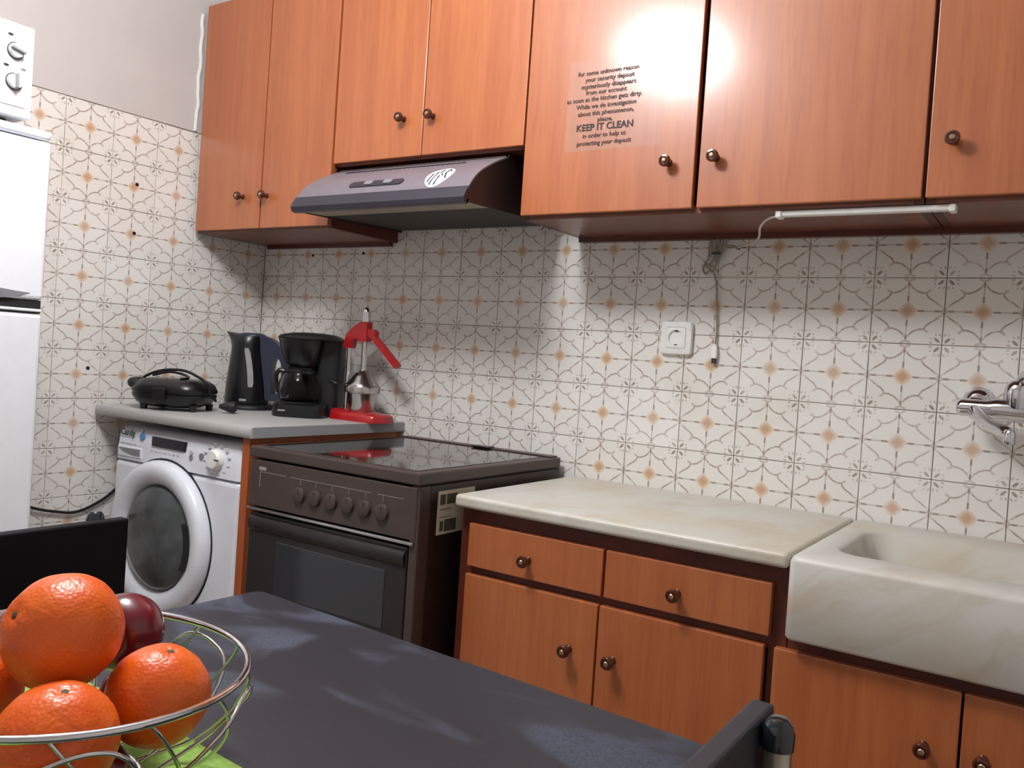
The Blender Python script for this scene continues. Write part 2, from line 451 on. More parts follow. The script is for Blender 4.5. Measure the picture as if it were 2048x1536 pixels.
bm = BM(); tube(bm, [(0.001 + random.uniform(0, .004), -0.318 + random.uniform(-.003, .003), 1.83 + .03 * i) for i in range(14)], 0.006, 8)
bd = obj('plaster_bead', bm, 'ceiling_paint', None); bd.parent = wall_left; bd.location = bd.location - WLC
T = 0.15
def tile_mesh():
    bm = BM(); h = 0.0741
    box(bm, -h, h, 0.0, 0.007, -h, h, 0.0009, 1)
    bmesh.ops.recalc_face_normals(bm, faces=bm.faces)
    uv = bm.loops.layers.uv.new('UVMap')
    for f in bm.faces:
        for l in f.loops: l[uv].uv = ((l.vert.co.x + 0.075) / 0.15, (l.vert.co.z + 0.075) / 0.15)
    me = bpy.data.meshes.new('tile'); bm.to_mesh(me); bm.free(); me.materials.append(MATS['glazed_tile']); return me
TM = tile_mesh()
TILE_R = random.Random(11)
for i in range(18):
    for j in range(6):
        z = 0.855 + T * j
        if j == 5 and not (3 < i < 9): continue
        place('tile', TM, wall_back, (T * i + 0.075, TILE_R.uniform(-0.0004, 0.0004), z))
for m_ in range(8):
    for j in range(10):
        z = 0.40 + T * j
        o = bpy.data.objects.new('tile', TM); col.objects.link(o); o.parent = wall_left
        o.rotation_euler = (0, 0, PI / 2)
        o.location = Vector((TILE_R.uniform(-0.0004, 0.0004), -(T * m_ + 0.075), z)) - WLC
# old screw holes left in the side-wall tiles
for yy, zz in ((-0.515, 1.61), (-0.515, 1.455), (-0.64, 1.02)):
    o = obj('screw_hole', cyl(BM(), (0.0, 0, 0), (0.0022, 0, 0), 0.0055, n=10), 'dark_hole'); o.parent = wall_left
    o.location = Vector((0.001, yy, zz)) - WLC
for xx, zz in ((0.25, 1.452), (0.49, 1.457)):
    o = obj('screw_hole', cyl(BM(), (xx, -0.0022, zz), (xx, 0.0, zz), 0.0045, n=10), 'dark_hole', wall_back)

# lamp hanging in the middle of the room, above the frame
lr = root('pendant_lamp', 'round white glass pendant lamp hanging from the ceiling', 'lamp', LAMP)
obj('globe', lathe(BM(), [(LAMP_R * math.sin(PI * k / 16), -LAMP_H * math.cos(PI * k / 16)) for k in range(17)], Matrix.Translation(LAMP), 32), 'lamp_glow', lr)
obj('cord', cyl(BM(), LAMP + Vector((0, 0, LAMP_H)), (LAMP.x, LAMP.y, 2.69), 0.005), 'cord_white', lr)
obj('ceiling_rose', lathe(BM(), [(0.05, 0), (0.045, 0.02), (0.01, 0.03)], Matrix.Translation((LAMP.x, LAMP.y, 2.70)) @ Matrix.Rotation(PI, 4, 'X'), 24), 'white_plastic', lr)

# ------------------------------------------------------------------ cabinets
def knob_meshes():
    M = axis_m((0, 0, 0), (0, -1, 0))
    a = mesh_of(lathe(BM(), [(0.009, 0), (0.007, 0.004), (0.006, 0.012), (0.009, 0.016), (0.0132, 0.020), (0.0138, 0.026), (0.0118, 0.030), (0.009, 0.0305), (0.0082, 0.0285), (0.001, 0.028)], M, 20), 'knob', 'knob_brown')
    b = mesh_of(lathe(BM(), [(0.0055, 0.027), (0.0055, 0.0305), (0.004, 0.0318), (0.001, 0.032)], M, 8), 'knob_inlay', 'knob_metal')
    return a, b
KN, KI = knob_meshes()
def knob(parent, x, y, z):
    k = place('knob', KN, parent, (x, y, z)); place('knob_inlay', KI, k, (x, y, z))
def front(name, parent, x0, x1, y, z0, z1, kx=None, kz=None, th=0.018):
    d = obj(name, box(BM(), x0, x1, y, y + th, z0, z1, 0.0022, 2), 'door_wood', parent)
    if kx is not None: knob(d, kx, y, kz)
    return d
def carcass(parent, x0, x1, y0, z0, z1, t=0.018, mat='carcass_wood', yb=-0.003):
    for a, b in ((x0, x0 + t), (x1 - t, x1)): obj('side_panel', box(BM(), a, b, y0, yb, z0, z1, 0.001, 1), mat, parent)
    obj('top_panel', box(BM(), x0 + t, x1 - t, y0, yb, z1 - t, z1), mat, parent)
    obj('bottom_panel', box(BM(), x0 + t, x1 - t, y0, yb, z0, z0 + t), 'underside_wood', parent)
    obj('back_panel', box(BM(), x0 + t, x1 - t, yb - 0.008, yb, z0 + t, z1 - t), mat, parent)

UY = -0.315; UT = 2.25
c = root('wall_cabinet', 'two-door wooden wall cabinet in the corner, left of the extractor hood', 'cabinet', (0.327, -0.15, 1.488), group='wall cabinets')
carcass(c, 0.004, 0.640, UY + 0.018, 1.488, UT)
front('door', c, 0.014, 0.331, UY, 1.494, UT - 0.004, 0.249, 1.596)
front('door', c, 0.337, 0.637, UY, 1.494, UT - 0.004, 0.363, 1.594)
obj('wall_batten', box(BM(), 0.03, 0.62, -0.020, -0.003, 1.476, 1.488), 'carcass_wood', c)
c = root('wall_cabinet', 'short two-door wooden wall cabinet directly above the extractor hood', 'cabinet', (0.978, -0.15, 1.668), group='wall cabinets')
carcass(c, 0.642, 1.312, UY + 0.018, 1.668, UT)
front('door', c, 0.645, 0.977, UY, 1.674, UT - 0.004, 0.909, 1.779)
front('door', c, 0.980, 1.310, UY, 1.674, UT - 0.004, 1.012, 1.777)
cC = root('wall_cabinet', 'wide two-door wooden wall cabinet with a transparent notice stuck on it', 'cabinet', (1.775, -0.15, 1.488), group='wall cabinets')
carcass(cC, 1.314, 2.236, UY + 0.018, 1.488, UT)
front('door', cC, 1.315, 1.768, UY, 1.497, UT - 0.004, 1.707, 1.601)
front('door', cC, 1.779, 2.232, UY, 1.497, UT - 0.004, 1.817, 1.604)
obj('wall_batten', box(BM(), 1.325, 2.2365, -0.024, -0.003, 1.474, 1.488), 'carcass_wood', cC)
cD = root('wall_cabinet', 'wooden wall cabinet at the right edge, above the tap', 'cabinet', (2.465, -0.15, 1.488), group='wall cabinets')
carcass(cD, 2.238, 2.694, UY + 0.018, 1.488, UT)
front('door', cD, 2.239, 2.690, UY, 1.497, UT - 0.004, 2.281, 1.602)
obj('wall_batten', box(BM(), 2.2375, 2.68, -0.024, -0.003, 1.474, 1.488), 'carcass_wood', cD)

LY = -0.535
e = root('base_cabinet', 'wooden base cabinet with two drawers over two doors, beside the cooker', 'cabinet', (1.72, -0.26, 0.0), group='base cabinets')
for a, b in ((1.347, 1.372), (2.062, 2.094)): obj('side_panel', box(BM(), a, b, LY + 0.018, -0.003, 0.0, 0.790), 'carcass_wood', e)
obj('middle_post', box(BM(), 1.708, 1.733, LY + 0.0186, -0.10, 0.08, 0.780), 'carcass_wood', e)
for z0, z1 in ((0.752, 0.790), (0.632, 0.668), (0.08, 0.11)): obj('rail', box(BM(), 1.372, 2.062, LY + 0.018, LY + 0.04, z0, z1), 'carcass_wood', e)
obj('back_panel', box(BM(), 1.372, 2.062, -0.012, -0.003, 0.08, 0.790), 'carcass_wood', e)
obj('plinth', box(BM(), 1.347, 2.094, LY + 0.06, LY + 0.075, 0.0, 0.08), 'carcass_wood', e)
front('drawer', e, 1.379, 1.721, LY, 0.659, 0.757, 1.541, 0.701)
front('drawer', e, 1.727, 2.066, LY, 0.659, 0.757, 1.885, 0.700)
front('door', e, 1.376, 1.716, LY, 0.095, 0.641, 1.655, 0.535)
front('door', e, 1.720, 2.059, LY, 0.095, 0.641, 1.757, 0.536)
f = root('base_cabinet', 'wooden base cabinet with doors under the marble sink', 'cabinet', (2.5, -0.26, 0.0), group='base cabinets')
for a, b in ((2.096, 2.115), (2.905, 2.93)): obj('side_panel', box(BM(), a, b, LY + 0.018, -0.003, 0.0, 0.668), 'carcass_wood', f)
for z0, z1 in ((0.630, 0.668), (0.08, 0.11)): obj('rail', box(BM(), 2.115, 2.905, LY + 0.018, LY + 0.04, z0, z1), 'carcass_wood', f)
obj('back_panel', box(BM(), 2.115, 2.905, -0.012, -0.003, 0.08, 0.668), 'carcass_wood', f)
obj('plinth', box(BM(), 2.096, 2.93, LY + 0.06, LY + 0.075, 0.0, 0.08), 'carcass_wood', f)
front('door', f, 2.077, 2.382, LY, 0.095, 0.642, 2.332, 0.539)
front('door', f, 2.386, 2.69, LY, 0.095, 0.642, 2.419, 0.542)

# marble worktop and trough sink
bm = BM(); box(bm, 1.345, 2.096, -0.553, -0.001, 0.791, 0.820, 0.009, 4)
tag(obj('marble_worktop', bm, 'marble', None, 40), 'cream marble worktop slab between cooker and sink', 'worktop')
bm = BM()
X0, X1, Y0, Y1, ZB, ZT = 2.099, 2.93, -0.562, -0.001, 0.669, 0.820
cx, cy, hx, hy = (X0 + X1) / 2, (Y0 + Y1) / 2, (X1 - X0) / 2, (Y1 - Y0) / 2
bx0, bx1, by0, by1 = 2.155, 2.86, -0.455, -0.145
bcx, bcy, bhx, bhy = (bx0 + bx1) / 2, (by0 + by1) / 2, (bx1 - bx0) / 2, (by1 - by0) / 2
loft(bm, [rrect(cx, cy, hx - .004, hy - .004, .012, ZB), rrect(cx, cy, hx, hy, .014, ZB + .005), rrect(cx, cy, hx, hy, .014, ZT - .012), rrect(cx, cy, hx - .004, hy - .004, .014, ZT - .003), rrect(cx, cy, hx - .012, hy - .012, .014, ZT),
          rrect(bcx, bcy, bhx + .008, bhy + .008, .055, ZT), rrect(bcx, bcy, bhx, bhy, .05, ZT - .006), rrect(bcx, bcy, bhx - .012, bhy - .012, .05, ZT - .09), rrect(bcx, bcy, bhx - .03, bhy - .03, .05, ZT - .115), rrect(bcx, bcy, .03, .03, .02, ZT - .12)])
sink = root('marble_sink', 'cream marble trough sink with rounded basin', 'sink', (cx, cy, ZB))
obj('basin', bm, 'marble', sink, 50)
obj('drain', lathe(BM(), [(0.032, 0.0), (0.032, 0.003), (0.024, 0.004), (0.02, 0.0015)], Matrix.Translation((bcx, bcy, ZT - .1195)), 24), 'steel', sink)

# ------------------------------------------------------------------ extractor hood
h = root('extractor_hood', 'brown metal extractor hood with a curved front over the cooker', 'extractor hood', (0.955, -0.24, 1.505))
HX0, HX1 = 0.655, 1.255
prof = [(-0.30, 1.652), (-0.321, 1.643), (-0.351, 1.629), (-0.403, 1.600), (-0.435, 1.574), (-0.455, 1.549), (-0.468, 1.528)]
prof = [Vector((0, p[0], p[1])) for p in prof]; prof = [(p.y, p.z) for p in smooth_path(prof, 3)]
shell = prof + [(-0.474, 1.516), (-0.470, 1.508), (-0.462, 1.506), (-0.455, 1.512)]
inner = [(y + 0.004, z - 0.004) for y, z in shell[::-1]]
inner[0] = (-0.453, 1.514)
bm = BM(); prism(bm, shell + inner, HX0, HX1); obj('curved_front', bm, 'hood_brown', h, 30)
lipm = [(-0.4585, 1.5465), (-0.4695, 1.530), (-0.4760, 1.517), (-0.471, 1.5055), (-0.463, 1.5045), (-0.462, 1.53)]
bm = BM(); prism(bm, lipm, HX0 - .001, HX1 + .001); obj('front_lip', bm, 'hood_lip', h, 50)
for a, b in ((HX0, HX0 + 0.004), (HX1 - 0.004, HX1)):
    bm = BM(); prism(bm, [(-0.006, 1.520), (-0.006, 1.66), (-0.29, 1.66)] + [(y + .003, z - .003) for y, z in prof] + [(-0.468, 1.509), (-0.44, 1.508)], a, b); obj('side_plate', bm, 'hood_dark', h)
bm = BM(); box(bm, HX0 + .005, HX1 - .005, -0.30, -0.006, 1.65, 1.656); obj('top_plate', bm, 'hood_dark', h)
bm = BM(); prism(bm, [(-0.46, 1.508), (-0.46, 1.511), (-0.35, 1.517), (-0.35, 1.513)], HX0 + .01, HX1 - .01); obj('light_cover', bm, 'lens_dusty', h, label='dusty translucent light cover')
bm = BM(); prism(bm, [(-0.348, 1.514), (-0.348, 1.519), (-0.008, 1.531), (-0.008, 1.526)], HX0 + .006, HX1 - .006); obj('filter_panel', bm, 'filter_mesh', h, label='grey mesh grease filter')
for k in range(26):
    x = 0.725 + k * 0.0165
    bm = BM(); prism(bm, [(-0.330, 1.6375), (-0.341, 1.6325), (-0.3405, 1.636), (-0.3300, 1.6405)], x, x + 0.009); obj('vent_slot', bm, 'dark_hole', h)
def hood_pt(y):
    for (a, za), (b, zb) in zip(prof, prof[1:]):
        if b <= y <= a: return za + (zb - za) * (y - a) / (b - a)
    return prof[-1][1]
def hood_surf(x, y, off):
    z = hood_pt(y); d = 0.004; n = Vector((0, -(hood_pt(y - d) - hood_pt(y + d)), -2 * d)); n = Vector((0, n.y, n.z)).normalized()
    n = Vector((0, -abs(n.y), abs(n.z))); return Vector((x, y, z)) + n * off
def hood_patch(bm, outline, off0, off1):
    mx = sum(p_[0] for p_ in outline) / len(outline); my = sum(p_[1] for p_ in outline) / len(outline)
    sc_ = lambda f_: [(mx + (x - mx) * f_, my + (y - my) * f_) for x, y in outline]
    return loft(bm, [[hood_surf(x, y, off0) for x, y in outline]] + [[hood_surf(x, y, off1) for x, y in sc_(f_)] for f_ in (1.0, .8, .6, .4, .2, .01)])
def pill(x0, x1, yc, r, n=6):
    return [(x1 - r + r * math.cos(a), yc + r * math.sin(a)) for a in [-PI / 2 + PI * k / n for k in range(n + 1)]] + [(x0 + r + r * math.cos(a), yc + r * math.sin(a)) for a in [PI / 2 + PI * k / n for k in range(n + 1)]]
sw = obj('switch_strip', hood_patch(BM(), pill(0.838, 1.026, -0.434, 0.0085), 0.0, 0.003), 'hood_lip', h, label='narrow switch strip')
for xx in (0.893, 0.96): obj('switch', hood_patch(BM(), pill(xx, xx + 0.03, -0.434, 0.0055), 0.003, 0.006), 'grey_plastic', sw)
SC = (1.136, -0.421)
dis = obj('sticker', hood_patch(BM(), [(SC[0] + 0.040 * math.cos(2 * PI * k / 40), SC[1] + 0.034 * math.sin(2 * PI * k / 40)) for k in range(40)], 0.0003, 0.0012), 'sticker_white', h, label='round white sticker with dark letter strokes')
def stroke(pts, wd=0.0019):
    pts = [(a * .88, b) for a, b in pts]
    for (ax, ay), (bx, by) in zip(pts, pts[1:]):
        d = Vector((bx - ax, by - ay)); n = Vector((-d.y, d.x)).normalized() * wd
        q = [(SC[0] + ax + n.x, SC[1] + (ay + n.y) * .85), (SC[0] + bx + n.x, SC[1] + (by + n.y) * .85), (SC[0] + bx - n.x, SC[1] + (by - n.y) * .85), (SC[0] + ax - n.x, SC[1] + (ay - n.y) * .85)]
        obj('letter_stroke', hood_patch(BM(), q, 0.0012, 0.0026), 'print_dark', dis)
stroke([(-0.028, 0.006), (-0.026, -0.026)]); stroke([(-0.016, 0.016), (-0.013, -0.034)]); stroke([(-0.004, 0.030), (-0.004, 0.010)]); stroke([(0.001, -0.004), (0.004, -0.034)])
stroke([(0.004, 0.004), (0.012, -0.004)]); stroke([(0.016, 0.006), (0.018, 0.028), (0.030, 0.016)]); stroke([(0.018, 0.004), (0.030, -0.016)])

# ------------------------------------------------------------------ notice on the cabinet door
nt = root('notice', 'transparent printed notice stuck on the cabinet door, reading KEEP IT CLEAN', 'notice', (1.56, UY - 0.001, 1.645))
bm = BM(); box(bm, 1.432, 1.684, UY - 0.0009, UY - 0.0003, 1.645, 1.862)
obj('film', bm, 'clear_film', nt)
rows = [('for some unknown reason', 1.826, .0150, 1.537), ('your security deposit', 1.810, .0150, 1.542), ('mysteriously disappears', 1.794, .0150, 1.540), ('from our account', 1.779, .0150, 1.535),
        ('as soon as the kitchen gets dirty.', 1.763, .0150, 1.530), ('While we do investigation', 1.746, .0150, 1.537), ('about this phenomenon,', 1.729, .0150, 1.537), ('please,', 1.713, .0150, 1.537),
        ('KEEP IT CLEAN', 1.693, .0225, 1.537), ('in order to help us', 1.676, .0150, 1.537), ('protecting your deposit', 1.658, .0150, 1.537)]
for body, z, size, x in rows:
    text('printed_line', body, size, 'ink_black' if body.isupper() else 'ink_brown', nt, (x, UY - 0.0013, z), (1, 0, 0), (0, 0, 1), bold=0.0004 if body.isupper() else 0.0002)

# ------------------------------------------------------------------ cooker
k = root('cooker', 'brown freestanding electric cooker with glass hob, between washing machine and drawers', 'cooker', (1.03, -0.33, 0.0))
SX0, SX1, SY = 0.747, 1.316, -0.640
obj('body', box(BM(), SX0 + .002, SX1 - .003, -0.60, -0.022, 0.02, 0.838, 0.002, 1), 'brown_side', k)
obj('front_post', box(BM(), SX1 - .026, SX1 - .002, -0.638, -0.60, 0.03, 0.838, 0.003, 2), 'brown_enamel', k)
obj('control_panel', box(BM(), SX0 + .004, SX1 - .008, -0.641, -0.60, 0.716, 0.835, 0.003, 2), 'brown_enamel', k)
top = obj('hob_top', box(BM(), SX0, SX1, SY - 0.004, -0.022, 0.840, 0.868, 0.004, 2), 'brown_enamel', k)
obj('glass', box(BM(), SX0 + .02, SX1 - .03, SY + .02, -0.085, 0.8675, 0.8695, 0.001, 1), 'hob_glass', top, label='dark glossy glass hob')
obj('back_strip', box(BM(), SX0 + .01, SX1 - .01, -0.062, -0.026, 0.868, 0.872, 0.001, 1), 'brown_enamel', top)
obj('vent_plate', box(BM(), 1.04, 1.10, -0.075, -0.040, 0.8725, 0.8755, 0.001, 1), 'oven_black', top)
obj('side_groove', box(BM(), SX1 - .0035, SX1 - .0022, -0.59, -0.09, 0.8395, 0.8425), 'dark_hole', k)
ch = obj('chrome_strip', box(BM(), SX0 + .004, SX1 - .01, -0.646, -0.602, 0.705, 0.713, 0.002, 2), 'steel', k, label='bright strip under the control panel')
d = obj('oven_door', box(BM(), SX0 + .004, SX1 - .030, -0.636, -0.602, 0.20, 0.698, 0.004, 2), 'oven_black', k)
obj('window', box(BM(), 0.86, 1.225, -0.6375, -0.63, 0.50, 0.635, 0.001, 1), 'oven_glass', d, label='dark oven window')
bm = BM(); prism(bm, [(-0.636, 0.690), (-0.640, 0.688), (-0.645, 0.678), (-0.645, 0.668), (-0.642, 0.658), (-0.638, 0.652), (-0.636, 0.652)], SX0 + .012, SX1 - .034); obj('handle', bm, 'oven_black', d, 60)
obj('storage_drawer', box(BM(), SX0 + .004, SX1 - .010, -0.636, -0.602, 0.06, 0.192, 0.004, 2), 'oven_black', k)
M = axis_m((0, 0, 0), (0, -1, 0))
kb = lathe(BM(), [(0.0195, 0), (0.0195, 0.005), (0.0185, 0.0075), (0.0165, 0.0085), (0.001, 0.0085)], M, 24)
CK = mesh_of(kb, 'dial', 'brown_enamel'); bm = BM(); box(bm, -0.0012, 0.0012, -0.0098, -0.008, 0.004, 0.0165, 0.0004, 1); CG = mesh_of(bm, 'dial_grip', 'brown_enamel')
for x in (0.938, 0.992, 1.047, 1.101, 1.155, 1.209):
    o = place('dial', CK, k, (x, -0.641, 0.766)); place('dial_grip', CG, o, (x, -0.641, 0.766), (0, 0.1, 0))
    text('dial_mark', '|', 0.014, 'print_grey', k, (x, -0.6416, 0.793), (1, 0, 0), (0, 0, 1))
for a, b in ((0.79, 0.885), (0.90, 1.17), (1.19, 1.27)): obj('printed_line', box(BM(), a, b, -0.6416, -0.6408, 0.8045, 0.8056), 'print_grey', k)
obj('printed_line', box(BM(), 0.790, 0.7915, -0.6416, -0.6408, 0.765, 0.8056), 'print_grey', k)
obj('name_plate', box(BM(), 0.786, 0.812, -0.6420, -0.6408, 0.809, 0.818, 0.0004, 1), 'print_grey', k)
# paper label on the side of the cooker
lb = obj('side_label', box(BM(), SX1 - .003, SX1 - .0014, -0.572, -0.43, 0.721, 0.822), 'paper', k, label='torn paper label on the cooker side')
for y0, y1, z0, z1 in ((-0.565, -0.545, 0.79, 0.814), (-0.540, -0.50, 0.79, 0.814), (-0.562, -0.549, 0.729, 0.752), (-0.545, -0.50, 0.727, 0.755), (-0.565, -0.52, 0.7605, 0.762), (-0.565, -0.52, 0.778, 0.780)):
    obj('printed_block', box(BM(), SX1 - .0014, SX1 - .0011, y0, y1, z0, z1), 'ink_olive', lb)

# ------------------------------------------------------------------ washing machine
wm = root('washing_machine', 'white front-loading washing machine under the grey counter', 'washing machine', (0.375, -0.31, 0.0))
WX0, WX1, WY, WT = 0.085, 0.663, -0.600, 0.856
bm = BM(); box(bm, WX0, WX1, WY, -0.03, 0.02, 0.752, 0.014, 3); obj('body', bm, 'machine_white', wm, 40)
bm = BM(); loft(bm, [[Vector((x, y, z)) for x, y in pts] for z, pts in [(zz, [(p.x, p.y) for p in rrect((WX0 + WX1) / 2, (WY + dy - 0.03) / 2, (WX1 - WX0) / 2 - ins, (-0.03 - WY - dy) / 2 - ins * .3, 0.018, 0)]) for zz, dy, ins in ((0.756, 0.0, 0.0), (0.80, 0.001, 0.0), (0.838, 0.006, 0.002), (0.850, 0.013, 0.006), (0.856, 0.03, 0.014))]])
cp = obj('control_panel', bm, 'machine_white', wm, 40)
PY = WY - 0.0008
dr = obj('detergent_drawer', box(BM(), 0.098, 0.222, WY - 0.003, WY + 0.02, 0.762, 0.797, 0.005, 2), 'machine_white', wm)
bm = BM(); prism(bm, [(0.106, 0.790), (0.214, 0.792), (0.214, 0.772), (0.175, 0.772), (0.135, 0.778)], WY - 0.0042, WY - 0.002, 'xz'); obj('drawer_grip', bm, 'grey_plastic', dr)
obj('display', box(BM(), 0.266, 0.424, WY - 0.0022, WY + 0.01, 0.809, 0.838, 0.002, 1), 'display_dark', wm)
text('brand_print', 'Candy', 0.028, 'print_dark', wm, (0.145, WY - 0.0005, 0.829), (1, 0, 0), (0, 0, 1), bold=0.0008)
bm = BM(); dp = [(0.215 + 0.0105 * math.cos(a), 0.832 + 0.0105 * math.sin(a)) for a in [PI * 0.85 + 2 * PI * 0.82 * i / 14 for i in range(15)]] + [(0.226, 0.851)]
prism(bm, dp, WY - 0.0008, WY + 0.004, 'xz'); obj('drop_badge', bm, 'print_blue', wm, label='blue drop-shaped badge')
for x_, w_ in ((0.112, .026), (0.142, .018), (0.164, .008), (0.182, .007)): obj('print_mark', box(BM(), x_, x_ + w_, PY, WY + .002, 0.803, 0.8065), 'print_light', wm)
for i in range(7): obj('print_mark', box(BM(), 0.262 + i * 0.021, 0.272 + i * 0.021, PY, WY + .002, 0.7945, 0.798), 'print_light', wm)
for x, z, sz in ((0.452, 0.812, .006), (0.452, 0.797, .007), (0.497, 0.806, .009)): obj('button', cyl(BM(), (x, WY + .002, z), (x, WY - 0.002, z), sz, n=14), 'grey_plastic' if sz > .006 else 'print_light', wm)
dm = axis_m((0.563, WY, 0.806), (0, -1, 0))
dl = obj('program_dial', lathe(BM(), [(0.030, -.004), (0.030, 0.003), (0.027, 0.014), (0.023, 0.018), (0.001, 0.0185)], dm, 28), 'white_plastic', wm)
obj('pointer', box(BM(), 0.575, 0.592, WY - 0.0192, WY - 0.017, 0.8055, 0.8085), 'print_dark', dl)
for i in range(12):
    a = 2 * PI * i / 12 + .2; x, z = 0.563 + 0.052 * math.cos(a), 0.806 + 0.043 * math.sin(a)
    obj('print_mark', box(BM(), x - .006, x + .006, PY, WY + .002, z - .0015, z + .0015), 'print_light', wm)
DC = (0.340, 0.553)
DM = axis_m((DC[0], WY, DC[1]), (0, -1, 0))
obj('door_gap', lathe(BM(), [(0.228, -0.002), (0.228, 0.0012), (0.215, 0.0016), (0.21, 0.001)], DM, 56), 'rubber_dark', wm)
ring = obj('door_ring', lathe(BM(), [(0.222, 0.0), (0.223, 0.010), (0.220, 0.024), (0.212, 0.034), (0.200, 0.038), (0.184, 0.037), (0.168, 0.031), (0.157, 0.022), (0.152, 0.012)], DM, 56, cap1=False), 'machine_white', wm, 60)
t = NT('porthole_glass'); t.p.inputs['Base Color'].default_value = s(72, 76, 78); t.p.inputs['Roughness'].default_value = 0.07
nz = t.noise(t.obj(), 9.0, 3); t.link(t.mix(t.step(nz, 0.3, 0.7), s(58, 60, 60), s(92, 96, 98)), t.p.inputs['Base Color']); MATS['porthole_glass'] = t.m
gl = obj('porthole', lathe(BM(), [(0.153, 0.013), (0.148, 0.022), (0.135, 0.032), (0.110, 0.041), (0.07, 0.048), (0.03, 0.0505), (0.0005, 0.051)], DM, 48), 'porthole_glass', ring, 60, label='dark grey bulging glass')
bm = BM(); prism(bm, [(DC[0] + 0.15 * math.cos(a), DC[1] + 0.15 * math.sin(a)) for a in [-0.45 + 0.9 * i / 10 for i in range(11)]] + [(DC[0] + 0.172 * math.cos(a), DC[1] + 0.172 * math.sin(a)) for a in [0.38 - 0.76 * i / 10 for i in range(11)]], WY - 0.0375, WY - 0.02, 'xz'); obj('door_grip', bm, 'rubber_dark', ring, label='dark finger grip')
for xx, yy in ((0.13, -.55), (0.62, -.55), (0.13, -.1), (0.62, -.1)): obj('foot', cyl(BM(), (xx, yy, 0), (xx, yy, 0.022), 0.02), 'rubber_dark', wm)

# counter over the washing machine
bm = BM(); CZ0, CZ = 0.880, 0.910
prism(bm, [(-0.002, CZ0), (-0.002, CZ), (-0.611, CZ), (-0.617, CZ - .002), (-0.620, CZ - .008), (-0.620, CZ0 + .006), (-0.616, CZ0)], -0.004, 0.718)
ct = root('grey_counter', 'grey laminate counter over the washing machine', 'worktop', (0.36, -0.31, CZ0))
obj('slab', bm, 'laminate', ct, 40)
obj('end_trim', box(BM(), 0.718, 0.7205, -0.614, -0.004, CZ0 + .001, CZ - .001), 'laminate_end', ct)
bm = BM(); box(bm, 0.672, 0.700, -0.605, -0.003, 0.0, 0.880, 0.001, 1)
tag(obj('side_board', bm, 'panel_wood'), 'narrow upright orange wood board between washing machine and cooker', 'board')

# ------------------------------------------------------------------ fridge and microwave
fr = root('fridge_freezer', 'tall white fridge freezer at the left edge', 'fridge', (0.22, -1.37, 0.0))
FX, FY1, FY0 = 0.50, -1.062, -1.66
obj('body', box(BM(), -0.03, FX - .045, FY0, FY1, 0.02, 1.56, 0.006, 2), 'white_enamel', fr)
obj('top_cover', box(BM(), -0.03, FX - .002, FY0, FY1, 1.566, 1.588, 0.010, 3), 'white_enamel', fr)
fd = obj('freezer_door', box(BM(), FX - .045, FX, FY0, FY1, 1.196, 1.562, 0.010, 3), 'white_enamel', fr)
bm = BM(); prism(bm, [(FY0 + .05, 1.222), (-1.17, 1.218), (-1.130, 1.214), (-1.095, 1.212), (-1.13, 1.200), (-1.17, 1.194), (FY0 + .05, 1.194)], FX - .002, FX + .0012); obj('handle_recess', bm, 'grey_plastic', fd)
ld = obj('fridge_door', box(BM(), FX - .045, FX, FY0, FY1, 0.08, 1.166, 0.010, 3), 'white_enamel', fr)
obj('door_seal', box(BM(), FX - .03, FX - .006, FY0 + .01, FY1 - .004, 1.166, 1.196), 'rubber_dark', fr)
obj('handle_bar', box(BM(), FX - .006, FX + .002, FY0 + .03, FY1 - .004, 1.169, 1.176, 0.002, 1), 'white_enamel', fr)
for yy in (FY0 + .06, FY1 - .06): obj('foot', cyl(BM(), (0.4, yy, 0), (0.4, yy, 0.022), 0.02), 'rubber_dark', fr)
mw = root('microwave', 'white microwave with two round dials on top of the fridge', 'microwave', (0.25, -1.37, 1.588))
obj('body', box(BM(), 0.12, FX - .02, -1.58, -1.115, 1.600, 1.806, 0.006, 2), 'white_enamel', mw)
obj('control_panel', box(BM(), FX - .02, FX, -1.187, -1.115, 1.600, 1.806, 0.004, 2), 'white_enamel', mw)
dd = obj('door', box(BM(), FX - .02, FX + .002, -1.58, -1.1895, 1.600, 1.806, 0.004, 2), 'white_enamel', mw)
obj('window', box(BM(), FX + .001, FX + .003, -1.55, -1.196, 1.635, 1.785), 'display_dark', dd)
for z, ang in ((1.744, 1.35), (1.676, 0.05)):
    o = obj('dial', lathe(BM(), [(0.0165, 0), (0.0165, 0.003), (0.015, 0.012), (0.001, 0.013)], axis_m((FX, -1.156, z), (1, 0, 0)), 24), 'white_enamel', mw)
    torus_b = torus(BM(), (FX + .0015, -1.156, z), (1, 0, 0), 0.0178, 0.0010, 32, 6); obj('dial_ring', torus_b, 'print_dark', o)
    bm = BM(); box(bm, 0.008, 0.020, -0.0028, 0.0028, -0.0155, 0.0155, 0.001, 1)
    me = mesh_of(bm, 'dial_grip', 'gauge_grey'); place('dial_grip', me, o, (FX, -1.156, z), (ang, 0, 0))
for y, z in ((-1.168, 1.777), (-1.174, 1.708), (-1.137, 1.708)): obj('printed_mark', lathe(BM(), [(0.006, 0), (0.006, 0.0006)], axis_m((FX, y, z), (1, 0, 0)) @ Matrix.Diagonal((1, .5, 1, 1)), 14), 'print_dark' if y < -1.14 else 'grey_plastic', mw)
obj('seam', box(BM(), FX, FX + .0006, -1.183, -1.13, 1.622, 1.6235), 'grey_plastic', mw)
for xx, yy in ((0.16, -1.54), (0.44, -1.54), (0.16, -1.155), (0.44, -1.155)): obj('foot', cyl(BM(), (xx, yy, 1.588), (xx, yy, 1.602), 0.014), 'rubber_dark', mw)

